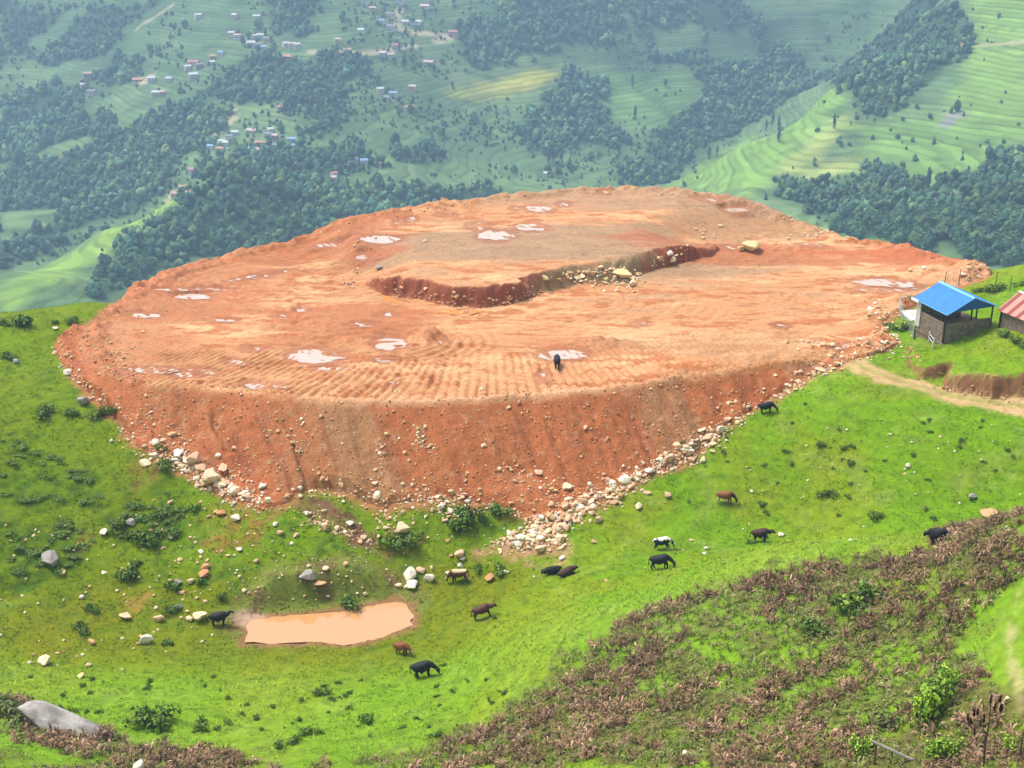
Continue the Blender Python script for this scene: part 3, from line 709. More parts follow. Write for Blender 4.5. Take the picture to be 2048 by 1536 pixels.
NAMED = [
 (422,955,44,'cream','largest round cream boulder at the left foot of the red earth bank',None),
 (388,918,42,'pink','angular pinkish boulder just above the largest cream boulder',None),
 (357,905,26,'white','pale oblong rock at the upper left end of the boulder row',None),
 (403,935,30,'pink','pink wedge boulder touching the largest round cream boulder',None),
 (444,968,22,'cream','small rounded boulder at the lower right of the largest cream boulder',None),
 (470,980,26,'pink','pink slab among the boulders low on the left bank foot',None),
 (447,935,28,'pink','tilted pink boulder uphill of the largest cream boulder',None),
 (440,1025,24,'orange','lone peach coloured boulder on the stained grass under the bank',None),
 (472,1035,24,'white','stack like white rock beside the lone peach boulder',None),
 (805,1058,38,'cream','broad jagged cream boulder under the red bank above the white rock pile',None),
 (820,1146,44,'white','broad flat topped white slab, back of the rock pile by the pond',None),
 (842,1140,24,'pink','pink cornered rock behind the white slab of the pond side pile',None),
 (824,1166,32,'white','cleft white boulder in front of the pond side rock pile',None),
 (798,1170,18,'cream','small round rock, leftmost of the pond side pile',None),
 (813,1173,16,'cream','small pale rock wedged in the front of the pond side pile',None),
 (860,1155,24,'white','pointed white boulder standing right of the pond side pile',None),
 (980,1154,26,'orange','tan wedge boulder on the meadow between two grazing cattle',None),
 (1010,1143,16,'white','small flat white stone beside the dark tuft above the tan wedge boulder',None),
 (919,1105,28,'pink','pale pink slab on grass left of the scree tongue',None),
 (926,1117,14,'white','white cobble just below the pale pink slab',None),
 (903,1111,13,'orange','small orange shard left of the pale pink slab',None),
 (1248,958,32,'white','large white angular boulder in the scree at the right bank foot',None),
 (1079,1098,24,'cream','round boulder on bare sand below the scree tongue',None),
 (1125,1115,16,'white','white cobble on grass right of the bare sand',None),
 (1277,1011,24,'cream','lone cream boulder on grass right of the scree',None),
 (1042,1074,22,'white','upright white block in the middle of the scree tongue',None),
 (1123,1076,24,'cream','blocky cream rock at the right end of the scree tongue',None),
 (1187,1082,14,'tan','single tan stone on the grass between scree and grazing cattle',None),
 (1197,1039,24,'pink','pinkish block on the right flank of the scree tongue',None),
 (1440,858,22,'white','white block at the grass edge below the right bank',None),
 (1377,899,20,'white','white boulder topping the scree below the right bank',None),
 (1335,990,22,'pink','pale block at the lower lip of the right scree',None),
 (882,1013,24,'white','white block under the green gap in the bank foot',None),
 (1500,490,50,'yellow','largest yellow boulder, leaning beside a dark hollow on the platform',None),
 (1481,497,24,'yellow','flat yellow slab in front of the largest yellow boulder on the platform',None),
 (1345,520,24,'cream','cream block on the red step of the platform',None),
 (1338,507,20,'white','pale rock at the top of the red step right of the green rubble',None),
 (1240,545,40,'yellow','pale flat rubble block where the step turns rocky',None),
 (1265,567,24,'cream','light split rock at the bottom of the rocky step',None),
 (1927,548,12,'cream','round white stone below the tipped mound behind the blue roof',None),
 (1848,535,12,'white','square white stone in the hollow of the tipped mound',None),
 (1820,541,10,'yellow','small yellow stone left of the square white stone on the mound',None),
 (757,535,20,'grey','dark grey broken rock at the left end of the step',None),
 (165,800,34,'grey','flat grey rock in grass at the left edge of the red bank',None),
 (136,744,20,'white','white stone on the grass rim left of the red bank',None),
 (32,722,16,'grey','grey stone below the lone shrub on the left meadow',None),
 (112,656,14,'white','single white stone near the bushes on the left skyline',None),
 (223,882,12,'white','single white stone on plain grass left of the bank foot',None),
 (342,1073,18,'white','upright white rock at the edge of the dark shrubs',None),
 (262,1044,24,'grey','grey white slab half hidden in shrubs on the left slope',None),
 (102,1118,44,'grey','long grey outcrop along the dark hedge bank on the left',None),
 (208,1062,22,'white','flat white slab on the left slope below the grey white slab',None),
 (408,1146,26,'orange','peach rock of the pair near the shrub ring',None),
 (410,1132,22,'orange','orange stained rock above the peach rock near the shrub ring',None),
 (381,1162,18,'cream','cream rock left of the peach rock near the shrub ring',None),
 (355,1163,20,'grey','grey standing stone in the shrub ring',None),
 (356,1213,24,'grey','grey lichen covered rock among the shrubs above the black cow',None),
 (400,1230,36,'cream','large cream boulder behind the black cow by the pond',None),
 (380,1237,18,'cream','rounded cream rock left of the large cream boulder',None),
 (618,1150,36,'grey','grey weathered boulder above the pond mound',None),
 (618,1131,14,'cream','cream stone behind the grey weathered boulder',None),
 (652,1137,18,'cream','jagged cream stone uphill right of the grey weathered boulder',None),
 (637,1166,22,'tan','tan rock low on the rear of the pond mound',None),
 (293,1278,28,'white','narrow white slab lying in the olive grass of the valley floor',None),
 (88,1320,30,'cream','broad cream boulder on the valley floor at the left',None),
 (178,1329,15,'cream','small round stone right of the broad cream boulder',None),
 (163,1350,18,'yellow','yellowish flat stone at the edge of the bright near meadow',None),
 (184,1284,18,'tan','tan stone above two white pebbles on the valley floor',None),
 (250,1230,22,'pink','small heap like pink rock on the left lower slope',None),
 (318,1238,22,'pink','pink rock left of the large cream boulder group',None),
 (480,1098,16,'white','bright white rock alone on the mid green slope',None),
 (1816,930,14,'white','round white stone on the right slope below the path',None),
 (1945,992,24,'grey','pale grey slab on the far right slope',None),
 (1412,1096,13,'white','white stone of the pair right of the black cow',None),
 (1408,1106,10,'white','lower white stone of the pair right of the black cow',None),
 (1382,1080,12,'cream','oblong pale stone above the white pair on the right slope',None),
 (1503,982,9,'white','white stone right of the brown cow with a pale leg',None),
 (1562,1069,14,'white','flat white stone right of the dark brown cow',None),
 (1700,1080,10,'white','white stone on the crest above the dead bracken',None),
 (1370,1507,16,'white','white stone showing in the bracken at the bottom',None),
 (560,1065,18,'pink','pair of pale rocks below the brown landslip scar',None),
 (700,1045,22,'white','white block on the brown landslip scar',None),
 (652,1052,26,'pink','flat pink block at the left foot of the landslip scar',None),
]
for r_ in NAMED:
    rock(r_[0], r_[1], r_[2], r_[3], r_[4])
# scattered rocks: (region label, group, candidates) in ground coordinates
cand = []       # x, y, radius, kind, region
def region_of(px, py):
    if py < 640 or (py < 730 and 300 < px < 1700): return 'platform'
    if px < 480: return 'leftfoot'
    if px < 800: return 'midleft'
    if px < 1120: return 'tongue'
    return 'rightfoot'
xs, ys = PL.X.ravel(), PL.Y.ravel(); dz = (PL.Z - PL.G).ravel(); fr_ = ys < 136
foot = np.nonzero(fr_ & (dz > -.15) & (dz < .8))[0]
rg = np.random.default_rng(21)
fx_, fy_, _ = project(xs[foot], ys[foot], PL.Z.ravel()[foot])
wgt = np.where(fx_ > 1080, 3.2, np.where(fx_ < 300, 1.0, np.where(fx_ < 620, 2.2, 1.2))); wgt = wgt / wgt.sum()
for i in rg.choice(foot, 850, p=wgt):
    j = rg.normal(0, .45, 2); r_ = min(.07 * (1 / rg.uniform(.02, 1)) ** .55, .62)
    cand.append((xs[i] + j[0], ys[i] + j[1] - abs(rg.normal(0, .6)), r_, rg.choice(['cream','white','pink','pink','cream','tan']), 'foot'))
# the scree tongue and lower right strip in picture survey coordinates
def strip(pts, n_, spread, smin, smax, kinds, tag):
    for _ in range(n_):
        k = rg.integers(len(pts) - 1); t = rg.random(); a, b = pts[k], pts[k + 1]
        q = hit(a[0] + (b[0] - a[0]) * t + rg.normal(0, spread), a[1] + (b[1] - a[1]) * t + rg.normal(0, spread * .6))
        if q is None or q[1] > 220: continue
        cand.append((q[0], q[1], min(smin * (1 / rg.uniform(.03, 1)) ** .5, smax) * .86, rg.choice(kinds), tag))
CW = ['cream', 'white', 'pink', 'cream', 'pink', 'tan']
strip([(1440,870),(1370,915),(1290,950),(1220,985),(1170,1020),(1110,1050),(1040,1078),(1000,1090)], 420, 17, .11, .55, CW, 'foot')
strip([(340,905),(400,945),(450,980),(520,1010)], 150, 15, .11, .6, ['cream', 'pink', 'pink', 'white'], 'foot')
strip([(640,965),(760,985),(880,1000),(920,1040),(900,1020),(860,990)], 160, 20, .09, .4, CW, 'foot')
strip([(740,990),(770,1020),(780,1060),(810,1090)], 60, 16, .09, .35, ['pink', 'cream', 'orange'], 'foot')
strip([(1690,722),(1600,770),(1545,800),(1450,860),(1400,900)], 120, 8, .09, .36, ['cream', 'white', 'yellow'], 'foot')
strip([(610,1030),(650,1055),(700,1070),(740,1085)], 70, 10, .08, .35, CW, 'scar')
strip([(250,830),(280,900),(330,925)], 60, 14, .08, .4, ['cream', 'white', 'pink'], 'foot')
strip([(1740,600),(1765,640),(1760,670),(1800,700),(1790,620),(1830,650)], 90, 13, .12, .42, ['cream', 'yellow', 'white', 'tan'], 'shed')
strip([(1860,770),(1920,780),(2000,795),(2040,805)], 60, 9, .08, .3, ['orange', 'tan', 'cream'], 'cut')
strip([(1820,700),(1835,720)], 30, 10, .1, .35, ['orange', 'tan'], 'cut')
strip([(120,690),(140,740),(190,790),(240,820)], 100, 10, .09, .35, ['cream', 'yellow', 'pink'], 'foot')
strip([(1180,550),(1230,548),(1270,560),(1260,575),(1200,570)], 130, 13, .1, .4, ['yellow', 'cream', 'tan', 'white'], 'step')
strip([(760,560),(830,590),(920,600),(1000,605),(1070,585)], 70, 12, .08, .28, ['orange', 'tan', 'cream'], 'step')
strip([(1300,530),(1360,500),(1430,470),(1400,455)], 45, 10, .1, .35, ['cream', 'yellow'], 'step')
strip([(1560,425),(1640,445),(1700,470),(1640,455)], 130, 12, .1, .35, ['yellow', 'cream'], 'rimback')
strip([(1640,470),(1560,480)], 25, 14, .1, .3, ['yellow', 'cream'], 'rimback')
strip([(1840,500),(1920,520),(1980,550),(1900,560)], 60, 12, .09, .3, ['orange', 'cream'], 'rimback')
strip([(400,520),(500,495),(600,468),(800,425),(1100,385),(1400,388)], 90, 7, .08, .25, ['orange', 'yellow', 'tan'], 'rimback')
strip([(600,490),(760,480),(840,440)], 30, 30, .08, .3, ['cream', 'orange'], 'rimback')
strip([(150,650),(220,700),(280,740),(200,740),(300,620)], 230, 26, .07, .22, ['orange', 'tan', 'yellow'], 'leftbank')
strip([(660,580),(720,550),(690,575)], 40, 12, .08, .3, ['tan', 'cream', 'grey'], 'step')
strip([(350,915),(400,945),(440,975),(500,1000)], 60, 13, .22, .6, ['cream', 'pink', 'white'], 'foot')
strip([(1430,868),(1370,910),(1290,948),(1220,985),(1160,1020),(1110,1055)], 170, 14, .2, .55, CW, 'foot')
strip([(1430,866),(1370,912),(1290,952),(1220,990),(1160,1020),(1100,1050),(1060,1075),(1000,1092)], 520, 18, .055, .16, CW, 'foot')
strip([(600,980),(700,990),(800,1003),(920,1000),(1000,1015),(1075,1050)], 260, 11, .06, .2, CW, 'foot')
strip([(300,905),(350,930),(430,985),(520,1022)], 160, 12, .055, .18, CW, 'foot')
strip([(1090,1040),(1060,1070),(1120,1075),(1020,1085)], 160, 17, .14, .45, CW, 'foot')
strip([(1110,555),(1200,550),(1270,565),(1230,535)], 90, 12, .16, .5, ['yellow', 'cream', 'tan'], 'step')
strip([(770,570),(900,600),(1000,605),(1080,585)], 60, 9, .12, .35, ['orange', 'tan', 'orange'], 'step')
# stones down the face of the bank
for pts, n_, sp_ in [([(620,820),(590,880),(595,900)], 40, 8), ([(840,850),(850,900),(835,880)], 60, 10), ([(760,880),(765,960)], 35, 5), ([(260,830),(320,830)], 40, 20), ([(560,830),(530,900),(460,960)], 25, 12)]:
    strip(pts, n_, sp_, .07, .3, CW, 'face')
for _ in range(420):
    a, b = rg.uniform(280, 1560), rg.uniform(760, 1040); q = hit(a, b)
    if plat_z(q[0], q[1]) - near_z(q[0], q[1]) > .3: cand.append((q[0], q[1], min(.07 * (1 / rg.uniform(.03, 1)) ** .45, .27), rg.choice(['cream', 'pink', 'yellow', 'tan']), 'face'))
# loose stones over the grass
for _ in range(330):
    a, b = rg.normal(620, 230), rg.uniform(1000, 1200)
    q = hit(a, b)
    if q and plat_z(q[0], q[1]) < near_z(q[0], q[1]) - .3 and a > 0 and sdf(np.array(q[0]), np.array(q[1]), POND) < -.5: cand.append((q[0], q[1], min(.07 * (1 / rg.uniform(.03, 1)) ** .5, .3), rg.choice(CW), 'meadow'))
for _ in range(60):
    a, b = rg.uniform(1400, 2040), rg.uniform(840, 1080); q = hit(a, b)
    if q: cand.append((q[0], q[1], rg.uniform(.07, .16), rg.choice(['white', 'yellow', 'cream']), 'right'))
for _ in range(75):
    a, b = rg.uniform(0, 430), rg.uniform(1040, 1340); q = hit(a, b)
    if q: cand.append((q[0], q[1], rg.uniform(.07, .2), rg.choice(CW), 'left'))
LAB = {'foot': ('pale angular rock in the scree along the foot of the red earth bank', 'rocks along the foot of the bank'),
       'scar': ('small pale rock below the brown landslip scar', 'rocks under the landslip scar'),
       'shed': ('pale rock on the rubble edge left of the blue roofed shed', 'rubble beside the blue roofed shed'),
       'cut': ('orange stone at the foot of the cut bank above the path', 'stones under the cut bank'),
       'step': ('loose rock on the cut step of the red platform', 'rocks on the cut step of the platform'),
       'rimback': ('yellowish rock in the rubble along the far rim of the platform', 'rubble along the far rim'),
       'leftbank': ('small orange clod on the left flank of the earth platform', 'clods on the left flank'),
       'face': ('pale stone stuck in the red face of the bank', 'stones in the face of the bank'),
       'meadow': ('loose pale stone on the green slope between bank and pond', 'stones on the slope above the pond'),
       'right': ('small pale stone in the grass of the right slope', 'stones on the right slope'),
       'left': ('small pale stone in the grass of the left slope', 'stones on the left slope')}
cand.sort(key=lambda c: -c[2])
cx_ = np.array([c[0] for c in cand]); cy_ = np.array([c[1] for c in cand]); cz_ = ground_z(cx_, cy_)
NBIG = 300 - len(NAMED)
for k in range(NBIG):
    x_, y_, r_, kd, rgn = cand[k]
    o = link('rock', RCM[kd][rr_.randrange(14)]); o.location = (x_, y_, cz_[k] + r_ * .2); o.scale = (r_ * rr_.uniform(.9, 1.3), r_, r_ * rr_.uniform(.65, .95)); o.rotation_euler = (rr_.uniform(-.3, .3), rr_.uniform(-.3, .3), rr_.uniform(0, 6.28))
    lab_, o['group'] = LAB[rgn]; ax_, ay_, _ = project(x_, y_, cz_[k]); o['category'] = 'rock'
    cn = {'cream': 'cream', 'white': 'white', 'pink': 'pinkish', 'tan': 'tan', 'grey': 'grey', 'orange': 'orange', 'yellow': 'yellowish'}[kd]
    if rgn == 'foot': lab_ = 'pale angular rock ' + ('on the left flank of the red bank' if ax_ < 330 else 'near the largest cream boulder at the bank foot' if ax_ < 560 else 'along the green gap under the red bank' if ax_ < 1000 and ay_ < 1075 else 'in the scree tongue above the bare sand' if ax_ < 1230 else 'at the right foot of the red bank' if ax_ < 1450 else 'high on the right edge of the red bank')
    for w_ in ('pale angular', 'yellowish', 'pale', 'orange', 'loose'):
        if w_ in lab_.split(' rock')[0].split(' stone')[0].split(' clod')[0]: lab_ = lab_.replace(w_, cn, 1); break
    o['label'] = ('large ' if r_ > .45 else 'medium ' if r_ > .3 else 'small ') + lab_.replace('small ', '')
def merge(items):
    """items: (verts, faces, colour rows) -> one array set"""
    Vs, Fs, Cs, off = [], [], [], 0
    for v, f, c in items:
        Vs.append(v); Fs.append(f + off); Cs.append(c if np.ndim(c) == 2 else np.tile(c, (len(v), 1))); off += len(v)
    return np.concatenate(Vs), np.concatenate(Fs), np.concatenate(Cs)
it = []
for k in range(NBIG, len(cand)):
    x_, y_, r_, kd, rgn = cand[k]; v, f = RSM[k % 10]
    it.append(((v @ rotm(rg).T) * np.array([1, 1, .8]) * r_ + np.array([x_, y_, cz_[k] + r_ * .25]), f, np.array(RC[kd]) * rg.uniform(.8, 1.1)))
# gravel: clods and chips of the loose fill
n_ = 3800
gi = rg.choice(np.nonzero((dz > 0.0) & (sdf(PL.X, PL.Y, RIM).ravel() < 1.0) & (ys < 150))[0], n_)
gx_ = xs[gi] + rg.uniform(-.15, .15, n_); gy_ = ys[gi] + rg.uniform(-.15, .15, n_); gz_ = ground_z(gx_, gy_)
V0, F0 = ICO1[0] * 1.0, ICO1[1]; V0, F0 = ico(0)
for k in range(n_):
    r_ = min(.035 * (1 / rg.uniform(.03, 1)) ** .45, .13)
    it.append(((V0 * rg.uniform(.6, 1.3, 3)) * r_ + np.array([gx_[k], gy_[k], gz_[k] + r_ * .3]), F0, np.array([(.52,.27,.14),(.44,.17,.07),(.58,.40,.22),(.36,.12,.05)][k % 4]) * rg.uniform(.8, 1.15)))
V, Fc, C = merge(it)
link('rubble', mesh('rubble', V, Fc, M['rock'], C), kind='stuff', label='countless small stones and clods strewn over the bank and slopes', category='rubble')

# ---------------------------------------------------------------- foliage builders
def leaf_cloud(r, n_, rad, cen, size, cols, flat=0.0, squash=.6):
    """n_ small quads spread through an ellipsoid; returns V, F, C"""
    d = r.normal(size=(n_, 3)); d /= np.linalg.norm(d, axis=1)[:, None]
    p = d * (r.random((n_, 1)) ** .45) * np.array(rad) + np.array(cen)
    nrm = d + r.normal(0, .55, (n_, 3)) + np.array([0, 0, .35 + flat]); nrm /= np.linalg.norm(nrm, axis=1)[:, None]
    a = np.cross(nrm, r.normal(size=(n_, 3))); a /= np.linalg.norm(a, axis=1)[:, None]; b = np.cross(nrm, a)
    s = size * r.uniform(.6, 1.4, (n_, 1))
    V = np.stack([p - a * s, p + b * s * squash, p + a * s, p - b * s * squash], 1).reshape(-1, 3)
    Fc = np.arange(n_ * 4).reshape(n_, 4)
    c = np.array(cols)[r.integers(len(cols), size=n_)] * r.uniform(.75, 1.25, (n_, 1))
    return V, Fc, np.repeat(c, 4, 0)
def tube(p0, p1, r0, r1, k=5):
    p0, p1 = np.array(p0, float), np.array(p1, float); d = p1 - p0; L_ = np.linalg.norm(d) + 1e-9; d /= L_
    u = np.cross(d, [0, 0, 1] if abs(d[2]) < .9 else [1, 0, 0]); u /= np.linalg.norm(u); v = np.cross(d, u)
    th = np.arange(k) / k * 2 * math.pi; ring = np.cos(th)[:, None] * u + np.sin(th)[:, None] * v
    V = np.concatenate([p0 + ring * r0, p1 + ring * r1]); Fc = np.array([[i, (i + 1) % k, (i + 1) % k + k, i + k] for i in range(k)])
    return V, Fc
def tubes(segs, k=5):
    Vs, Fs, off = [], [], 0
    for s_ in segs:
        v, f = tube(*s_, k=k); Vs.append(v); Fs.append(f + off); off += len(v)
    return np.concatenate(Vs), np.concatenate(Fs)
def crown(seed, lumps=4, ic=ICO1, tall=1.0, conic=0):
    """uneven far-tree crown of unit radius built from lumpy masses"""
    r = np.random.default_rng(seed); it = []
    for i in range(lumps):
        t = r.uniform(-.45, .75) if lumps > 1 else 0
        rad = .62 * (1 - .35 * abs(t)) * (1 - conic * (t + .45) * .6)
        a = r.uniform(0, 6.28); off = r.uniform(.15, .5) * (1 - conic * .6)
        c = np.array([math.cos(a) * off, math.sin(a) * off, t * tall])
        v = ic[0] * rad * (1 + .34 * r.normal(size=(len(ic[0]), 1))) * np.array([1, 1, 1.0 + .2 * (tall - 1)]) + c
        it.append((v, ic[1], np.ones(3) * r.uniform(.8, 1.25)))
    V, Fc, C = merge(it)
    return V, Fc, C
CR = [crown(500 + i, 3 if i % 3 else 4, ICO1, [1, 1.15, 1.5, 1.0, 1.8][i % 5], [0, 0, .5, 0, .9][i % 5]) for i in range(10)]
TG = np.array([(.052,.120,.058),(.042,.100,.056),(.080,.145,.058),(.062,.128,.070),(.095,.150,.066),(.038,.092,.056)])

# ---------------------------------------------------------------- forests of the valley
def far_points(polys, step, r, gaps=()):
    out = []
    for d in polys:
        d = np.array(d); x0, y0 = d.min(0) - 14; x1, y1 = d.max(0) + 14
        X, Y = np.meshgrid(np.arange(x0, x1, step), np.arange(y0, y1, step)); X = X.ravel() + r.uniform(-.5, .5, X.size) * step; Y = Y.ravel() + r.uniform(-.5, .5, X.size) * step
        k = sdf(X, Y, d) + 16 * fbm(X / 18, Y / 18, 161, 4) > -1
        for gp in gaps: k &= ~(sdf(X, Y, gp) + 10 * fbm(X / 18, Y / 18, 161, 4) > 0)
        out.append(np.stack([X[k], Y[k]], 1))
    P = np.concatenate(out)
    _, u = np.unique((P / (step * .75)).astype(int), axis=0, return_index=True)
    return P[u]
ft = np.random.default_rng(31)
FP = far_points(FOREST, 5.5, ft, GAP)
FP = FP[(ft.random(len(FP)) > .10) & (fbm(FP[:, 0] / 30, FP[:, 1] / 30, 178, 2) > -.55)]
FP = FP[(FP[:, 1] > 520) & (FP[:, 1] < 1745)]
px_, py_, dp_ = project(FP[:, 0], FP[:, 1], FG(FP[:, 0], FP[:, 1]))
FP = FP[(px_ > -120) & (px_ < 2170) & (py_ > -90)]
px_, py_, dp_ = project(FP[:, 0], FP[:, 1], FG(FP[:, 0], FP[:, 1]))
# scattered trees of the fields
def scatter_fields(n_, r):
    o = []
    while len(o) < n_:
        a, b = r.uniform(0, 2046), r.uniform(5, 530); q = hit(a, b, 400.)
        if q is None or q[1] < 560: continue
        if ground_z(*hit(a, b)[:2]) > -60 and hit(a, b)[1] < 300: continue
        if float(fbm(q[0] / 45, q[1] / 45, 170, 2)) < r.uniform(-.3, .5): continue
        if any(inside(np.array(q[0]), np.array(q[1]), d) for d in FOREST): continue
        if r.random() < .85 and (any(inside(np.array(q[0]), np.array(q[1]), d) for d, _ in LIGHT)): continue
        if r.random() < .75 and a > 1400: continue
        o.append((q[0], q[1], a, b))
    return o
def tree_rows(P, r, lo=1.8, hi=4.6):
    Z = FG(P[:, 0], P[:, 1]); it = []
    blk = fbm(P[:, 0] / 70, P[:, 1] / 70, 175, 3)
    for k in range(len(P)):
        v, f, c = CR[r.integers(10)]; s_ = (lo + (hi - lo) * r.random() ** 1.3) * (1 + .3 * blk[k]); a = r.uniform(0, 6.28); ca, sa = math.cos(a), math.sin(a)
        w_ = v @ np.array([[ca, sa, 0], [-sa, ca, 0], [0, 0, 1]]) * np.array([s_, s_, s_ * r.uniform(.95, 1.35)])
        col = TG[r.integers(6)] * r.uniform(.75, 1.7) * (1 + .45 * blk[k]) * (np.array([1.25, 1.1, .8]) if r.random() < .2 else 1)
        it.append((w_ + np.array([P[k, 0], P[k, 1], Z[k] + s_ * .75]), f, c * col))
    return merge(it)
# which forest trees show largest: nearest ones that the view meets
vis = np.array([False] * len(FP)); order = np.argsort(dp_); cnt = 0
for k in order:
    if cnt >= 185 or dp_[k] > 900: break
    if not (4 < px_[k] < 2044 and 300 < py_[k] < 560): continue
    q = hit(px_[k], py_[k] - 16)
    if q is not None and q[1] > 420 and abs(q[1] - FP[k, 1]) < 60: vis[k] = True; cnt += 1
V, Fc, C = tree_rows(FP[~vis], ft)
link('forest', mesh('forest', V, Fc, M['farleaf'], C, True), kind='stuff', label='dense dark woods covering the far valley sides', category='forest')
def far_tree_protos(i):
    r = np.random.default_rng(600 + i); tall = [1.0, 1.25, 1.0, 1.9, 1.1, 2.2][i]; con = [0, .3, 0, .9, .2, .7][i]
    v, f, c = crown(700 + i, 6, ICO1, tall, con)
    col = TG[i] * 1.1; v = v + np.array([0, 0, 1.25 * (1 + .4 * (tall - 1))])
    lv, lf, lc = leaf_cloud(r, 130, (.95, .95, .85 * tall), (0, 0, 1.3), .17, [col * 1.25, col * .9])
    V = np.concatenate([v, lv]); me_c = mesh('crown', V, [f, lf + len(v)], M['farleaf'], np.concatenate([c * col, lc]))
    tv, tf_ = tubes([((0, 0, -.35), (0, .03, .7), .09, .06), ((0, .03, .5), (.3, .1, 1.2), .045, .02), ((0, .03, .55), (-.25, -.15, 1.3), .045, .02)])
    return me_c, mesh('trunk', tv, tf_, M['bark'])
FT = [far_tree_protos(i) for i in range(6)]
def far_tree(x_, y_, s_, i, label, group, w_=1.0):
    o = bpy.data.objects.new('tree', None); COL.objects.link(o); o.location = (x_, y_, float(FG(x_, y_))); o.scale = (s_ * w_, s_ * w_, s_); o.rotation_euler = (0, 0, rr_.uniform(0, 6.28))
    link('crown', FT[i][0], o); link('trunk', FT[i][1], o); o['label'] = label; o['category'] = 'tree'; o['group'] = group
for k in np.nonzero(vis)[0]:
    side = FP[k, 0] > 0
    pi_ = int(ft.choice([0, 1, 2, 3, 4])); nf_ = 'front' if py_[k] > 470 else 'middle' if py_[k] > 400 else 'upper'
    far_tree(FP[k, 0], FP[k, 1], ft.uniform(2.3, 3.8), pi_, ['round', 'bushy', 'light green', 'tall conical', 'broad'][pi_] + ' tree in the ' + nf_ + ' part of the wood behind the ' + ('right' if side else 'left') + ' rim', 'trees of the wood beyond the right rim' if side else 'trees of the wood beyond the left rim')
for a, b, s_, lab in [(1532,262,4,'dark narrow tree, left of the row on the bright right hillside'),(1545,250,5,'tallest narrow tree of the row on the bright right hillside'),(1557,262,5,'dark narrow tree standing right of the row on the bright hillside'),
        (1557,285,4,'dark narrow tree, lowest of the hillside row'),(1418,320,4.5,'dark tree on the crest line of the bright spur'),(1434,312,3.5,'smaller tree beside the one on the crest line of the spur'),(1668,258,4,'lone conical tree on the terraces below the dark wood'),
        (1098,330,5,'left dark column tree of three on the valley floor'),(1106,328,5,'middle dark column tree of three on the valley floor'),(1123,328,5,'right dark column tree of three on the valley floor'),
        (1855,378,5,'slim dark tree at the upper edge of the lower right wood'),(1270,240,5,'single upright tree in the pale green valley field'),(1265,175,4.5,'single tree high in the pale green valley field'),(1930,75,7,'leafy tree on the ridge beside the reddish dirt patch')]:
    q = hit(a, b, 400.); far_tree(q[0], q[1], s_ * .8, 5 if s_ < 6 else 0, lab, 'single trees on the hillsides', .55 if s_ < 6 else 1)
for (x_, y_, a, b) in scatter_fields(95, ft):
    lab = ('small dark tree among the terraced fields on the left valley side' if a < 680 else 'small dark tree among the terraced fields of the middle valley' if a < 1330 else 'small dark tree among the terraced fields of the bright right hillside')
    pi_ = int(ft.integers(6)); far_tree(x_, y_, ft.uniform(1.8, 3.4), pi_, lab.replace('small dark', 'small ' + ['round', 'bushy', 'light', 'conical', 'broad', 'slim'][pi_]) + (', high up' if b < 150 else ', low down' if b > 300 else ''), lab.replace('small dark tree', 'small trees'))
# hedges and scrub between the terraces
SP = scatter_fields(1500, ft); SPn = np.array([(s_[0], s_[1]) for s_ in SP])
V, Fc, C = tree_rows(SPn, ft, .9, 2.1)
link('field_scrub', mesh('field_scrub', V, Fc, M['farleaf'], C, True), kind='stuff', label='scattered scrub and hedges between the terraced fields', category='scrub')
# ---------------------------------------------------------------- village houses
def box(x0, x1, y0, y1, z0, z1):
    V = np.array([(x0,y0,z0),(x1,y0,z0),(x1,y1,z0),(x0,y1,z0),(x0,y0,z1),(x1,y0,z1),(x1,y1,z1),(x0,y1,z1)], float)
    return V, np.array([[0,3,2,1],[4,5,6,7],[0,1,5,4],[1,2,6,5],[2,3,7,6],[3,0,4,7]])
def boxes(L_):
    Vs, Fs, off = [], [], 0
    for b_ in L_:
        v, f = box(*b_); Vs.append(v); Fs.append(f + off); off += 8
    return np.concatenate(Vs), np.concatenate(Fs)
WM, RM = {}, {}
for k, c in {'white': (.60,.57,.54), 'cream': (.52,.43,.31), 'brick': (.36,.21,.16), 'stone': (.34,.28,.23), 'pink': (.58,.36,.32)}.items(): WM[k] = mat('wall_' + k, c, vary=.12, vscale=.8, bump=.02)
for k, c in {'tin': (.50,.51,.53), 'blue': (.22,.34,.52), 'red': (.40,.18,.15), 'slate': (.20,.21,.24), 'rust': (.45,.25,.17), 'pinkroof': (.52,.37,.35)}.items(): RM[k] = mat('roof_' + k, c, rough=.6, vary=.12, vscale=.8)
M['glass'] = mat('dark_window', (.03,.035,.04), rough=.3, spec=.5)
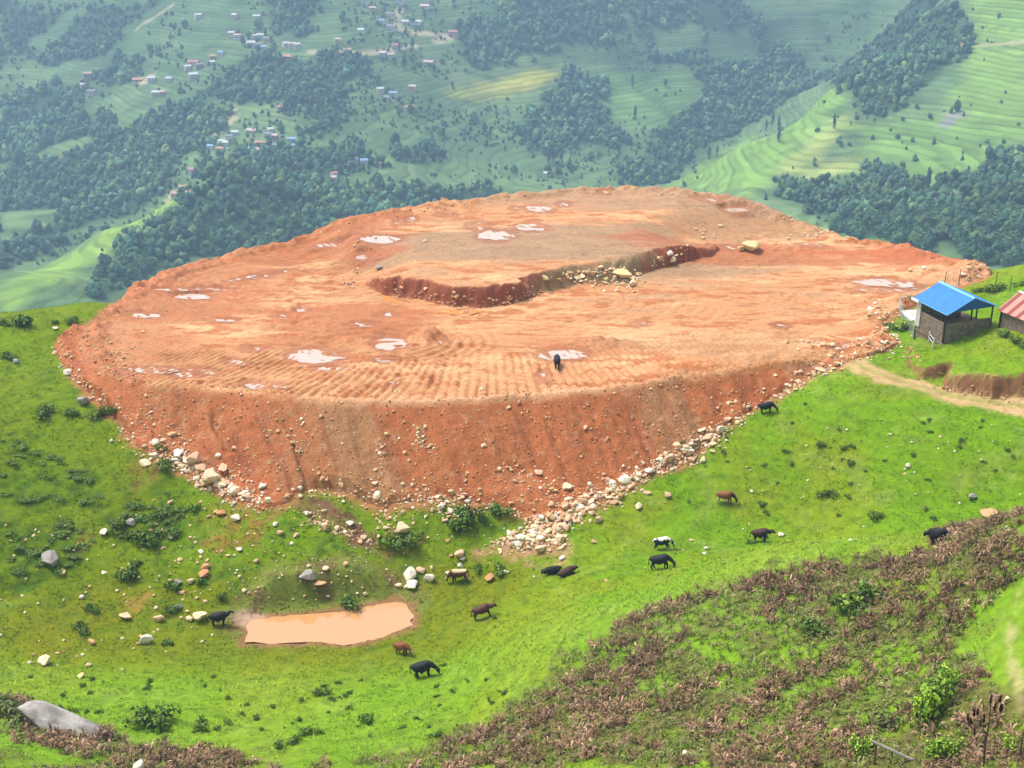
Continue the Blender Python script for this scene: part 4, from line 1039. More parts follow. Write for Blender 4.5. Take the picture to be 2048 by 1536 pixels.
def house_meshes(wl, rf, storeys):
    h = 2.7 * storeys
    V, Fc = box(-.5, .5, -.36, .36, -.25, 1); V = V * np.array([8, 8, 1]); V[:, 2] = np.where(V[:, 2] > 0, h, -2.2)
    # gable triangles
    G = np.array([(-4,-2.88,h),(-4,2.88,h),(-4,0,h+1.5),(4,-2.88,h),(4,2.88,h),(4,0,h+1.5)]); GF = np.array([[0,2,1],[3,4,5]]) + 8
    wall = mesh('wall', np.concatenate([V, G]), [Fc, GF], wl)
    e = .5; R_ = np.array([(-4-e,-3.4,h-.25),(4+e,-3.4,h-.25),(4+e,0,h+1.62),(-4-e,0,h+1.62),(4+e,3.4,h-.25),(-4-e,3.4,h-.25)]); R2 = R_ - np.array([0,0,.12])
    RV = np.concatenate([R_, R2]); RF_ = np.array([[0,1,2,3],[3,2,4,5],[7,6,9,8],[8,9,11,10],[0,6,7,1],[1,7,8,2],[2,8,10,4],[4,10,11,5],[5,11,9,3],[3,9,6,0]])
    roof = mesh('roof', RV, RF_, rf)
    op = []
    for s_ in range(storeys):
        for xx in (-2.6, -.9, .9, 2.6):
            z0 = s_ * 2.7 + (.0 if (s_ == 0 and xx == -.9) else .9); op.append((xx - .42, xx + .42, -2.93, -2.86, z0 + .05, s_ * 2.7 + 2.1))
    return wall, roof, [mesh('door' if (i == 1) else 'window', *box(*b_), M['glass']) for i, b_ in enumerate(op)]
HP = {}
HOUSES = [
 (396,33,13,'white','tin','left of three small white houses near the top edge'),(470,33,12,'cream','tin','middle of three small houses near the top edge'),(513,36,14,'white','tin','right of three small white houses near the top edge'),
 (463,69,14,'white','tin','white house at the left end of the hillside hamlet'),(475,74,14,'white','pinkroof','second house from the left end of the hillside hamlet'),(505,76,15,'white','pinkroof','pink roofed house at the top of the hillside hamlet'),
 (520,74,15,'white','tin','tin roofed house in the back row of the hillside hamlet'),(534,80,14,'cream','slate','slate roofed house at the right of the hillside hamlet'),(503,90,17,'white','tin','white fronted house in the front row of the hillside hamlet'),
 (517,92,14,'stone','slate','dark stone house in the front row of the hillside hamlet'),(528,97,12,'white','blue','small blue roofed hut below the hillside hamlet'),(572,90,13,'white','tin','left house of the row right of the hamlet'),(583,91,14,'white','pinkroof','middle house of the row right of the hamlet'),(594,92,13,'white','tin','right house of the row right of the hamlet'),
 (578,114,22,'brick','rust','long rust roofed house below the row of three'),(387,125,22,'pink','red','large red building with several wings on the left slope'),(376,136,13,'white','tin','small white annexe below the large red building'),(398,133,15,'brick','slate','dark roofed wing beside the large red building'),
 (425,116,12,'brick','rust','small rust coloured house right of the large red building'),(442,108,11,'white','blue','small white and blue house above the rust coloured one'),(425,127,10,'white','tin','tiny tin house right of the large red building'),
 (338,160,12,'white','tin','small white house alone on the terraces'),(303,160,15,'white','tin','white house at the end of the brown yard'),(277,160,22,'cream','rust','long low rust roofed shed on the brown yard'),(387,154,18,'cream','tin','low tin house above the striped terraces'),
 (176,152,16,'brick','rust','reddish house at the corner of the left wood'),(165,172,8,'white','tin','tiny white hut below the reddish house'),(184,186,15,'white','slate','tall white house with a dark roof on the left'),(314,190,18,'cream','tin','cream house on the lower terrace edge'),(324,187,12,'pink','pinkroof','pink house beside the cream house'),
 (470,268,15,'white','tin','upper left house of the terrace village'),(460,276,15,'white','slate','second house down the terrace village lane'),(443,286,14,'white','tin','third house down the terrace village lane'),(452,289,12,'white','tin','small house beside the village lane bend'),
 (440,301,16,'cream','rust','cream house at the bottom of the village lane'),(422,296,14,'white','blue','pale blue roofed house at the left end of the terrace village'),(504,262,20,'cream','pinkroof','long pinkish house at the top of the terrace village'),
 (541,262,13,'white','tin','highest house on the right of the terrace village'),(537,273,18,'white','slate','grey roofed house on the right of the terrace village'),(551,275,12,'brick','pinkroof','small pink roofed house right of the grey roofed one'),
 (519,286,20,'pink','rust','pinkish long house in the middle of the terrace village'),(552,294,14,'cream','slate','low house in the lower right of the terrace village'),(583,283,18,'white','blue','blue roofed house at the right end of the terrace village'),(584,295,14,'white','blue','white and blue house in front of the blue roofed one'),
 (491,301,15,'white','tin','white house low in the terrace village'),(512,303,15,'white','pinkroof','white house with a pink roof low in the terrace village'),(541,305,14,'cream','rust','brown roofed house at the bottom right of the terrace village'),
 (258,306,16,'stone','slate','dark stone house in the clearing of the left wood'),(272,311,14,'cream','rust','lower house in the clearing of the left wood'),(386,344,18,'white','red','red roofed house on the spur above the plateau'),
 (352,392,18,'cream','rust','large cream house on the green spur'),(368,379,18,'brick','rust','brown roofed house behind the cream house on the spur'),(378,392,11,'cream','rust','small shed beside the cream house on the spur'),
 (560,217,12,'cream','rust','tiny cream house below the middle wood'),(668,351,13,'white','red','upper red roofed house at the edge of the lower wood'),(669,359,11,'white','pinkroof','lower pink roofed house at the edge of the lower wood'),
 (731,3,16,'white','tin','white house at the very top left of the road'),(800,4,18,'white','tin','white house at the top edge beside the road'),(745,19,13,'pink','pinkroof','pink house left of the road bend'),(780,32,16,'white','slate','slate roofed house at the road bend'),(764,44,12,'white','blue','blue tinted house below the road bend'),
 (823,44,38,'white','tin','long white hall with a tin roof right of the road bend'),(783,58,18,'white','slate','house below the road bend'),(850,13,20,'white','pinkroof','broad white house at the top right of the road'),(862,4,12,'brick','slate','dark red building at the top edge'),
 (723,63,14,'white','tin','white house alone left of the lower road'),(906,69,18,'pink','red','red roofed house at the end of the road'),(675,82,12,'pink','pinkroof','pink house above the straight road'),(695,104,16,'brick','rust','brown house on the straight road'),(790,95,16,'cream','red','red roofed house right on the straight road'),
 (766,109,13,'white','tin','white house under the straight road'),(781,113,15,'white','pinkroof','pink roofed house beside the white house under the straight road'),(858,125,22,'pink','pinkroof','wide pink house alone on the middle terraces'),
 (760,181,14,'white','tin','white house near the blue roof on the middle terraces'),(787,190,16,'white','blue','blue roofed house on the middle terraces'),(775,198,14,'white','slate','grey house below the blue roof on the middle terraces'),(826,177,16,'pink','pinkroof','pink roofed house right of the blue roof on the middle terraces'),
 (818,215,20,'white','rust','white fronted house with a rust roof on the middle terraces'),(708,323,16,'white','blue','left blue roofed house above the lower wood'),(728,325,16,'white','blue','right blue roofed house above the lower wood'),(756,331,13,'cream','rust','tan hut right of the two blue roofs'),(702,330,11,'brick','rust','small brown shed under the left blue roof'),
 (1091,350,8,'white','tin','tiny white hut on the lower valley floor')]
for (a, b, wd_, wl, rf, lab) in HOUSES:
    q = hit(a, b + 3, 400.)
    if q is None: continue
    d = math.sqrt(q[0] ** 2 + q[1] ** 2 + (CAMZ - q[2]) ** 2); s_ = wd_ / F * d / 9.0
    stn = 2 if wd_ < 20 else 1; key = (wl, rf, stn)
    if key not in HP: HP[key] = house_meshes(WM[wl], RM[rf], stn)
    o = bpy.data.objects.new('house', None); COL.objects.link(o); o.location = (q[0], q[1], q[2] + .3)
    sx_ = s_; sy_ = min(s_, .95); o.scale = (sx_, max(sy_, .75), min(max(s_, .7), .95) * .8); o.rotation_euler = (0, 0, rr_.uniform(-.45, .45))
    link('wall', HP[key][0], o); link('roof', HP[key][1], o)
    for wm_ in HP[key][2]: link(wm_.name.split('.')[0], wm_, o)
    o['label'] = lab; o['category'] = 'house'; o['group'] = 'houses on the valley side'

# ---------------------------------------------------------------- bracken and grass of the near slopes
def scatter_in(polys, n_, r, dens=None):
    out = []; P = [np.array(p) for p in polys]
    x0 = min(p[:, 0].min() for p in P) - 2; x1 = max(p[:, 0].max() for p in P) + 2; y0 = min(p[:, 1].min() for p in P) - 2; y1 = max(p[:, 1].max() for p in P) + 2
    X = r.uniform(x0, x1, n_); Y = r.uniform(y0, y1, n_); k = np.zeros(n_, bool)
    for i, p in enumerate(P): k |= sdf(X, Y, p) + 2.2 * fbm(X / 1.6, Y / 1.6, 220 + i, 3) > 0
    return X[k], Y[k]
br = np.random.default_rng(41)
X, Y = scatter_in([BR1, BR2, BR3], 40000, br)
_a, _b = hit(1150, 1340), hit(1450, 1175); _l = math.hypot(_b[0] - _a[0], _b[1] - _a[1]); _ux, _uy = (_b[0] - _a[0]) / _l, (_b[1] - _a[1]) / _l
def streak(X, Y): 
    U, W = X * _ux + Y * _uy, -X * _uy + Y * _ux
    return fbm(U / 6, W / 1.7, 230, 3) + .45 * fbm(X / .8, Y / .8, 231, 2) + .25 * fbm(X / 7, Y / 7, 229, 2)
k = streak(X, Y) > -.02
for nb_ in NOBR: k &= ~inside(X, Y, nb_)
k &= (seg_dist(X, Y, PATH2, False) > 1.0)
X, Y = X[k], Y[k]; Z = near_z(X, Y)
print('bracken clumps', len(X))
def bracken(X, Y, Z, r, nf=12, cols=None, size=.44):
    n_ = len(X) * nf; cx = np.repeat(X, nf); cy = np.repeat(Y, nf); cz = np.repeat(Z, nf); sc_ = np.repeat(r.uniform(.6, 1.25, len(X)), nf)
    a = r.uniform(0, 6.28, n_); L_ = size * sc_ * r.uniform(.6, 1.3, n_); lift = r.uniform(.4, 2.2, n_)
    dx, dy = np.cos(a), np.sin(a); wx, wy = -dy, dx; wv = L_ * r.uniform(.06, .13, n_)
    rows = []
    for t in (0, .4, .75, 1.0):
        h = L_ * lift * (1.6 * t - 1.25 * t * t); o = L_ * t ** .9
        ww = wv * (.35 + 1.1 * t if t < .5 else 1.0 * (1.15 - t) * 1.6)
        wz = ww * r.normal(0, .45, n_)
        rows.append((cx + dx * o - wx * ww, cy + dy * o - wy * ww, cz + h - wz)); rows.append((cx + dx * o + wx * ww, cy + dy * o + wy * ww, cz + h + wz))
    V = np.stack([np.stack(q, -1) for q in rows], 1).reshape(-1, 3)
    b_ = (np.arange(n_) * 8)[:, None, None]; q = np.array([[0,1,3,2],[2,3,5,4],[4,5,7,6]])[None]
    return V, (b_ + q).reshape(-1, 4), n_
tone = fbm(X / 4, Y / 4, 233, 3); tone2 = br.random(len(X)) + .6 * fbm(X / 1.8, Y / 1.8, 234, 2)
pal = np.where((tone2 > .85)[:, None], np.array([.16,.16,.04]), np.where((tone2 > .62)[:, None], np.array([.34,.21,.13]), np.where((tone2 > .25)[:, None], np.array([.225,.13,.075]), np.array([.12,.075,.042]))))
pal = pal * (1 + .45 * tone[:, None])
pal = np.where((br.random(len(X)) > .94)[:, None], np.array([.45,.28,.18]), pal)
V, Fc, n_ = bracken(X, Y, Z, br)
C = np.repeat(np.repeat(pal, 12, 0) * br.uniform(.7, 1.35, (n_, 1)), 8, 0)
link('bracken', mesh('bracken', V, Fc, M['frond'], C), kind='stuff', label='dry brown bracken covering the near slope', category='bracken')
# green undergrowth between the bracken
X, Y = scatter_in([BR1, BR2, BR3], 26000, br); k = (streak(X, Y) < .0) | (br.random(len(X)) < .35)
for nb_ in NOBR: k &= ~inside(X, Y, nb_)
X, Y = X[k], Y[k]; V, Fc, n_ = bracken(X, Y, near_z(X, Y), br, 9, size=.34)
pc = np.array([(.19,.24,.04),(.13,.16,.03),(.26,.27,.09),(.15,.24,.02),(.28,.22,.11)])[br.integers(5, size=len(X))]
link('undergrowth', mesh('undergrowth', V, Fc, M['frond'], np.repeat(np.repeat(pc, 9, 0) * br.uniform(.7, 1.3, (n_, 1)), 8, 0)), kind='stuff', label='low green undergrowth between the dry bracken', category='undergrowth')
# grass tufts over all near turf
n0 = 190000; X = br.uniform(-62, 66, n0); Y = br.uniform(56, 150, n0)
k = (plat_z(X, Y) < near_z(X, Y) - .1) & (np.abs(X) < 6 + Y * .42) & (br.random(n0) < np.clip(1.5 - Y / 130, .35, 1)) & (fbm(X / 1.5, Y / 1.5, 237, 2) > -.25)
k &= (sdf(X, Y, POND) < -.3) & (seg_dist(X, Y, PATH1, False) > 1.5) & (seg_dist(X, Y, PATH2, False) > .8)
X, Y = X[k], Y[k]; Z = near_z(X, Y); nb = 3; n_ = len(X) * nb; print('tufts', len(X))
base_c = near_col(X, Y, Z) * 1.3
cx = np.repeat(X, nb) + br.normal(0, .06, n_); cy = np.repeat(Y, nb) + br.normal(0, .06, n_); cz = np.repeat(Z, nb)
a = br.uniform(0, 6.28, n_); h = br.uniform(.05, .15, n_); lw = br.uniform(.03, .07, n_); lean = br.normal(0, .16, (n_, 2))
V = np.stack([np.stack([cx - np.cos(a) * lw, cy - np.sin(a) * lw, cz - .03], -1), np.stack([cx + np.cos(a) * lw, cy + np.sin(a) * lw, cz - .03], -1), np.stack([cx + lean[:, 0], cy + lean[:, 1], cz + h], -1)], 1).reshape(-1, 3)
C = np.repeat(np.repeat(base_c, nb, 0) * br.uniform(.7, 1.4, (n_, 1)), 3, 0)
link('grass', mesh('grass', V, np.arange(n_ * 3).reshape(-1, 3), M['frond'], C), kind='stuff', label='short pasture grass growing over the slopes', category='grass')

# ---------------------------------------------------------------- shrubs
GDK = [(.065,.13,.012), (.11,.19,.016), (.04,.085,.012), (.16,.25,.025)]
GBR = [(.24,.38,.02), (.33,.48,.04), (.13,.25,.015), (.06,.13,.01)]
def shrub_mesh(seed, cols, n_=420, rad=(1, 1, .5), leaf=.10):
    r = np.random.default_rng(seed); it = []
    for i in range(5):
        a = r.uniform(0, 6.28); o_ = r.uniform(.1, .8)
        it.append(leaf_cloud(r, n_ // 5, (rad[0] * r.uniform(.35, .6), rad[1] * r.uniform(.35, .6), rad[2] * r.uniform(.5, .8)), (math.cos(a) * o_ * rad[0], math.sin(a) * o_ * rad[1], rad[2] * r.uniform(.35, .75)), leaf, cols))
    V, Fc, C = merge(it); st = tubes([((r.normal(0, .05), r.normal(0, .05), -.1), (r.normal(0, .4) * rad[0], r.normal(0, .4) * rad[1], rad[2] * r.uniform(.5, 1.1)), .03, .01) for _ in range(7)], 4)
    return mesh('foliage', V, Fc, M['leaf'], C), mesh('stem', st[0], st[1], M['bark'])
SH = [shrub_mesh(800 + i, GDK) for i in range(6)]; SHB = [shrub_mesh(820 + i, GBR, 900, (1, 1, .9), .085) for i in range(3)]
SHO = [shrub_mesh(830 + i, [(.10,.15,.025), (.16,.19,.04), (.06,.09,.02), (.2,.17,.08)], 240) for i in range(3)]
def shrub(px, py, wpx, label, group=None, kind=SH, hs=1.0, name='shrub'):
    q = hit(px, py)
    if q is None: return None
    d = math.sqrt(q[0] ** 2 + q[1] ** 2 + (CAMZ - q[2]) ** 2); r = wpx / F * d / 2 * 1.1
    o = bpy.data.objects.new(name, None); COL.objects.link(o); o.location = q; o.scale = (r, r * .85, r * hs); o.rotation_euler = (0, 0, rr_.uniform(0, 6.28))
    me = kind[rr_.randrange(len(kind))]; link('foliage', me[0], o); link('stem', me[1], o); o['label'] = label; o['category'] = 'shrub'
    if group: o['group'] = group
    return o
for s_ in [(310,1440,100,'widest dark green shrub on the near meadow'),(282,1432,60,'dark shrub joined to the left of the widest meadow shrub'),(400,1448,50,'round dark shrub right of the widest meadow shrub'),(457,1444,26,'small shrub right of the round dark shrub'),
           (435,1455,22,'smallest tuft like shrub near the round dark shrub'),(512,1436,26,'thin dark shrub standing alone mid meadow'),(642,1384,42,'low dark shrub below the red cow'),(738,1440,44,'dark shrub below the black grazing cow'),
           (623,1462,42,'dark shrub at the left above the bottom bracken'),(585,1478,36,'trailing dark shrub left of the bottom bracken'),(557,1492,34,'lower dark shrub of the trailing pair'),(197,1425,18,'tiny bush above the right end of the grey slab'),
           (870,1470,30,'shrub at the upper edge of the bottom bracken'),(885,1330,16,'small weed in front of the black grazing cow'),(990,1235,14,'small weed under the brown cow with its head up'),(1010,1385,18,'dark tuft on the mid meadow'),
           (22,712,36,'lone shrub on the left meadow above a grey stone'),(50,645,60,'dark bush on the left skyline'),(10,646,34,'dark bush at the left edge of the skyline'),(148,640,36,'larger bush against the red bank on the left skyline'),(112,643,20,'small bush between the skyline bushes'),
           (95,826,50,'left part of the dark hedge line on the left slope'),(150,825,40,'middle part of the dark hedge line on the left slope'),(205,828,46,'right part of the dark hedge line on the left slope'),(230,822,30,'hedge shrub touching the red bank'),
           (330,930,50,'dark shrub at the boulder row of the left bank foot'),(325,895,26,'small shrub tucked into the left bank foot'),(318,1030,40,'leafy dark shrub left of the lone peach boulder'),(300,1075,70,'biggest dark shrub on the left slope'),
           (345,1070,40,'shrub behind the upright white rock'),(270,1070,50,'shrub joined to the left of the biggest dark shrub'),(250,1040,44,'shrub beside the grey white slab'),(230,1055,40,'shrub beside the flat white slab on the left slope'),
           (270,1130,40,'rounded dark shrub below the biggest one'),(262,1150,60,'bright edged shrub low on the left slope'),(352,1172,46,'shrub round the grey standing stone'),(400,1160,30,'shrub between the peach rocks'),(340,1220,40,'shrub beside the grey lichen covered rock'),
           (188,1215,34,'dark shrub alone on the lower left slope'),(170,1255,44,'flat dark shrub above the valley floor'),(340,1285,34,'flat shrub right of the narrow white slab'),(445,1190,30,'shrub on the uphill end of the pond mound'),
           (385,1015,34,'dark tuft shrub right of the peach boulder'),(700,1205,60,'dark shrub on the pond mound'),(790,1085,70,'dark shrub mass below the landslip scar'),(830,1075,50,'dark shrub under the broad jagged boulder'),(940,1030,80,'long shrub patch in the green gap of the bank foot'),
           (1000,1020,60,'right shrub patch in the green gap of the bank foot'),(910,1050,60,'lower shrub patch in the green gap of the bank foot'),(1000,1140,44,'dark tuft above the tan wedge boulder'),(960,1138,30,'weed near the brown cow with a pale back'),
           (1645,888,28,'dark tuft high on the right slope'),(1688,895,20,'second tuft right of the dark tuft on the right slope'),(1525,1010,26,'dark shrub above the dark brown cow'),(1535,1025,18,'small shrub touching the one above the dark brown cow'),(1700,925,24,'low tuft on the right slope'),
           (1610,808,14,'tiny tuft right of the black cow at the bank'),(1585,845,14,'tiny tuft below the black cow at the bank'),(1655,990,40,'dull grey green shrub on the right slope'),(1755,1030,40,'dull shrub just above the bracken crest'),(1530,1075,20,'light weed in front of the dark brown cow'),
           (1500,1085,24,'low weed behind the dark brown cow'),(1110,1140,0,'')]:
    if s_[2]: shrub(s_[0], s_[1] + s_[2] * .12, s_[2], s_[3], 'shrubs on the near slopes', SH, 1.0)
for s_ in [(1870,1425,108,'large bright green leafy bush near the bare sapling',SHB,1.2),(1900,1375,56,'upper shoot of bright green leaves behind the large bush',SHB,1.3),(1725,1505,60,'bright green bush left of the grey log',SHB,1.0),(1895,1520,70,'yellow green bush at the bottom right of the log',SHB,1.1),
           (1770,1455,80,'dull yellow green bush above the grey log',SHO,1.0),(1690,1225,110,'dark green thicket in the middle of the bracken slope',SH,1.0),(1740,1190,70,'dark shrub at the upper right of the green thicket',SH,1.0),(1640,1260,70,'dark shrub at the lower left of the green thicket',SH,.9),
           (2030,1500,50,'green bush at the lower right corner',SHB,1.0),(30,1440,90,'dull brown green bush above the grey slab at the left edge',SHO,.9),(5,1410,70,'dull bush at the far left edge of the meadow',SHO,.9),
           (1990,580,46,'rounded bush at the fence posts behind the sheds',SH,.8),(1960,585,30,'small bush left of the fence bush',SH,.8),(2040,572,34,'bush at the right edge behind the rusty roof',SH,.8),
           (1812,660,50,'green bush between the rubble edge and the blue roofed shed',SHB,.6),(1835,600,50,'low green bush behind the wire netting',SHO,.5),(1790,655,44,'dark leafy bush on the rubble edge',SH,.7)]:
    shrub(s_[0], s_[1], s_[2], s_[3], 'bushes of the near ground', s_[4], s_[5])
n_ = 0
while n_ < 90:
    jd = rr_.randrange(4); d = DARK[jd]; dd_ = np.array(d); x_, y_ = rr_.uniform(dd_[:, 0].min(), dd_[:, 0].max()), rr_.uniform(dd_[:, 1].min(), dd_[:, 1].max())
    if not inside(np.array(x_), np.array(y_), d): continue
    o = bpy.data.objects.new('shrub', None); COL.objects.link(o); r = rr_.uniform(.35, .95); o.location = (x_, y_, float(near_z(x_, y_))); o.scale = (r * 1.2, r, r * .45); o.rotation_euler = (0, 0, rr_.uniform(0, 6.28))
    me = SH[rr_.randrange(6)]; link('foliage', me[0], o); link('stem', me[1], o); o['label'] = 'dark low shrub in the ' + ['upper scrub patch at the left edge', 'middle scrub patch at the left edge', 'large scrub patch right of the grey boulder', 'scrub along the dark hedge bank on the left'][jd]; o['category'] = 'shrub'; o['group'] = 'scrub on the left slope'; n_ += 1
n_ = 0
while n_ < 70:
    a_, b_ = rr_.uniform(20, 1250), rr_.uniform(1350, 1480)
    if b_ > 1530 - (a_ - 700) * .35 and a_ > 700: continue
    shrub(a_, b_, rr_.uniform(8, 18), 'small dark weed on the ' + ('left' if a_ < 420 else 'middle' if a_ < 850 else 'right') + ' of the bright near meadow', 'weeds on the near meadow', SH, 1.2, 'weed'); n_ += 1
n_ = 0
while n_ < 36:
    a_, b_ = rr_.uniform(1350, 2040), rr_.uniform(830, 1040)
    if b_ < 1250 - a_ * .27: continue
    shrub(a_, b_, rr_.uniform(9, 20), 'small tuft in the coarse grass of the right slope', 'tufts on the right slope', SHO if rr_.random() < .5 else SH, .9, 'tuft'); n_ += 1
# ---------------------------------------------------------------- cattle
def cow_mesh(pose, colfn, seed=0):
    r = random.Random(seed); V, E, Rr = [], [], []
    def add(p, rad, par=None):
        V.append(p); Rr.append(rad); i = len(V) - 1
        if par is not None: E.append((par, i))
        return i
    up = {'graze': 0, 'stand': 0, 'level': 0, 'lie': -.56}[pose]
    hips = add((-.50, 0, .98 + up), .33)
    rump = add((-.74, 0, .96 + up), .25, hips)
    belly = add((-.08, 0, .90 + up), .37, hips)
    chest = add((.34, 0, .90 + up), .36, belly)
    wth = add((.46, 0, 1.16 + up), .22, chest)
    nb_ = add((.64, 0, .98 + up), .25, wth)
    if pose == 'graze': nk = [((.86, 0, .80), .16), ((1.02, 0, .58), .10), ((1.09, 0, .50), .13), ((1.07, 0, .14), .075)]
    elif pose == 'level': nk = [((.84, 0, 1.02), .18), ((.98, 0, 1.06), .125), ((1.06, 0, 1.05), .135), ((1.27, 0, .82), .075)]
    elif pose == 'stand': nk = [((.82, 0, 1.14), .18), ((.95, 0, 1.28), .125), ((1.03, 0, 1.30), .135), ((1.28, 0, 1.14), .075)]
    else: nk = [((.74, 0, .46), .20), ((.82, 0, .54), .16), ((.88, 0, .55), .155), ((1.03, 0, .36), .09)]
    c = nb_; ids = []
    for p, rad in nk: c = add(p, rad, c); ids.append(c)
    pole = nk[2][0]
    for s in (-1, 1):
        add((pole[0] - .09, s * .27, pole[2] + .02), .045, ids[1])
    tl = add((-.93, 0, .95 + up), .045, rump); tl = add((-.97, .02, .62 + up * .7), .025, tl); add((-.95, .03, .36 + up * .35), .045, tl)
    if pose == 'lie':
        for s in (-1, 1):
            k = add((-.48, s * .26, .26), .15, hips); k = add((-.18, s * .34, .14), .085, k); add((-.52, s * .38, .07), .05, k)
            k = add((.40, s * .20, .20), .11, chest); k = add((.68, s * .22, .09), .06, k); add((.42, s * .24, .06), .05, k)
    else:
        for s in (-1, 1):
            o = .10 * s * (1 if r.random() > .5 else -1)
            k = add((-.56, s * .16, .80), .19, hips); k = add((-.50 + o, s * .17, .60), .13, k); k = add((-.68 + o, s * .16, .40), .075, k); k = add((-.62 + o, s * .16, .12), .06, k); add((-.59 + o, s * .16, 0), .065, k)
            k = add((.40, s * .15, .72), .16, chest); k = add((.42 - o, s * .15, .40), .08, k); k = add((.41 - o, s * .15, .12), .06, k); add((.45 - o, s * .15, 0), .065, k)
    me = bpy.data.meshes.new('body'); me.from_pydata(V, E, []); ob = bpy.data.objects.new('tmp', me); COL.objects.link(ob)
    md = ob.modifiers.new('skin', 'SKIN')
    if not me.skin_vertices: raise RuntimeError('skin layer')
    for i, q in enumerate(me.skin_vertices[0].data): q.radius = (Rr[i], Rr[i]); q.use_root = (i == 0)
    md.use_smooth_shade = True
    sb = ob.modifiers.new('sub', 'SUBSURF'); sb.levels = 2; sb.render_levels = 2
    dg = bpy.context.evaluated_depsgraph_get(); m2 = bpy.data.meshes.new_from_object(ob.evaluated_get(dg)); bpy.data.objects.remove(ob); m2.name = 'cow'
    P = np.zeros(len(m2.vertices) * 3, np.float32); m2.vertices.foreach_get('co', P); P = P.reshape(-1, 3)
    C = np.array([colfn(*p, up) for p in P], np.float32); C = np.concatenate([C, np.ones((len(C), 1), np.float32)], 1)
    a = m2.color_attributes.new('Col', 'FLOAT_COLOR', 'POINT'); a.data.foreach_set('color', C.ravel())
    m2.materials.clear(); m2.materials.append(M['hide'])
    hn = []
    for s in (-1, 1):
        hv, hf = tubes([((pole[0] - .10, s * .09, pole[2] + .07), (pole[0] - .10, s * .20, pole[2] + .17), .038, .028), ((pole[0] - .10, s * .20, pole[2] + .17), (pole[0] - .04, s * .21, pole[2] + .28), .028, .008)])
        hn.append(mesh('horn', hv, hf, M['horn']))
    return m2, hn
BLK = (.010, .010, .012)
def c_black(x, y, z, u): return BLK
def c_brown(x, y, z, u):
    z -= u
    if z < .35: return (.03, .018, .012)
    if x > 1.0: return (.04, .02, .014)
    return (.085, .033, .020)
def c_dark(x, y, z, u): return (.055, .022, .016) if z - u > .95 and x < .6 else (.018, .011, .010)
def c_red(x, y, z, u):
    z -= u
    if x > 1.12: return (.5, .34, .24)
    return (.20, .062, .020) if z > .4 else (.05, .02, .012)
def c_palehind(x, y, z, u):
    if x < -.45 and z < .7: return (.45, .36, .26)
    return (.22, .075, .028) if x < .5 else (.05, .022, .015)
def c_paleback(x, y, z, u):
    if z > 1.13 and x < .5: return (.62, .46, .26)
    if x > 1.1: return (.5, .45, .4)
    return (.10, .035, .020) if z > .55 else (.02, .012, .01)
def c_pied(x, y, z, u):
    if (z > 1.16 + .05 * math.sin(x * 9)) or x < -.84 or (.66 < x < .80) or z < .2: return (.68, .64, .56)
    if 1.05 < x and z > .2: return (.6, .57, .5)
    return BLK
def c_white(x, y, z, u): return (.62, .58, .50) if x < .85 else (.02, .02, .02)
def c_tan(x, y, z, u): return (.60, .44, .26) if (x > -.35 or z > .9) and x < .9 else (.03, .02, .018)
COWS = [(1114,736,88,'graze',c_black,1.0,'black cow seen from behind beside a puddle on the red platform'),
 (1534,826,-8,'graze',c_black,.92,'black cow grazing at the rock edge where bank meets grass'),
 (1450,1006,-6,'graze',c_palehind,.95,'brown cow with a pale hind leg grazing on the right slope'),
 (1522,1083,-4,'level',c_dark,1.0,'dark brown cow with its head held level on the right slope'),
 (1882,1092,128,'level',c_black,.95,'black cow standing among the dead bracken, seen from behind'),
 (1326,1098,-4,'graze',c_pied,.92,'black and white cow grazing above a black cow'),
 (1322,1138,-2,'graze',c_black,1.04,'black cow grazing right below the black and white cow'),
 (1104,1147,205,'lie',c_black,1.0,'black cow lying down, left of the resting pair'),
 (1136,1149,18,'lie',c_dark,1.0,'dark brown cow lying down, right of the resting pair'),
 (918,1163,184,'graze',c_paleback,.95,'brown cow with a cream back and white face grazing left'),
 (968,1236,12,'level',c_brown,.98,'dark brown cow walking right with its head raised above the meadow'),
 (440,1251,6,'stand',c_black,.98,'black cow standing with head up beside the cream boulder and pond'),
 (806,1309,-32,'graze',c_red,.88,'reddish brown cow with a pale face grazing below the pond'),
 (850,1354,-2,'graze',c_black,1.06,'large black cow grazing on the bright near meadow'),
 (2004,531,190,'graze',c_tan,.9,'tan and black cow on the grassy skyline behind the sheds'),
 (2028,530,-6,'level',c_white,.85,'white cow with a dark head on the grassy skyline behind the sheds')]
for i, (a, b, hd, pose, cf, s_, lab) in enumerate(COWS):
    q = hit(a, b); me, hn = cow_mesh(pose, cf, i); o = link('cow', me)
    h_ = R(hd); fx, fy = math.cos(h_), math.sin(h_)
    zf = [float(ground_z(q[0] + fx * .45 * s_ * k, q[1] + fy * .45 * s_ * k)) for k in (-1.2, 1)]; pit = math.atan2(zf[1] - zf[0], .99 * s_)
    o.rotation_mode = 'ZYX' if False else 'XYZ'
    o.rotation_euler = (0, -pit * .9, h_); o.location = (q[0], q[1], (zf[0] + zf[1]) / 2 - .02); o.scale = (s_, s_, s_)
    [link('horn', h1, o) for h1 in hn]; o['label'] = lab; o['category'] = 'cow'; o['group'] = 'cattle'

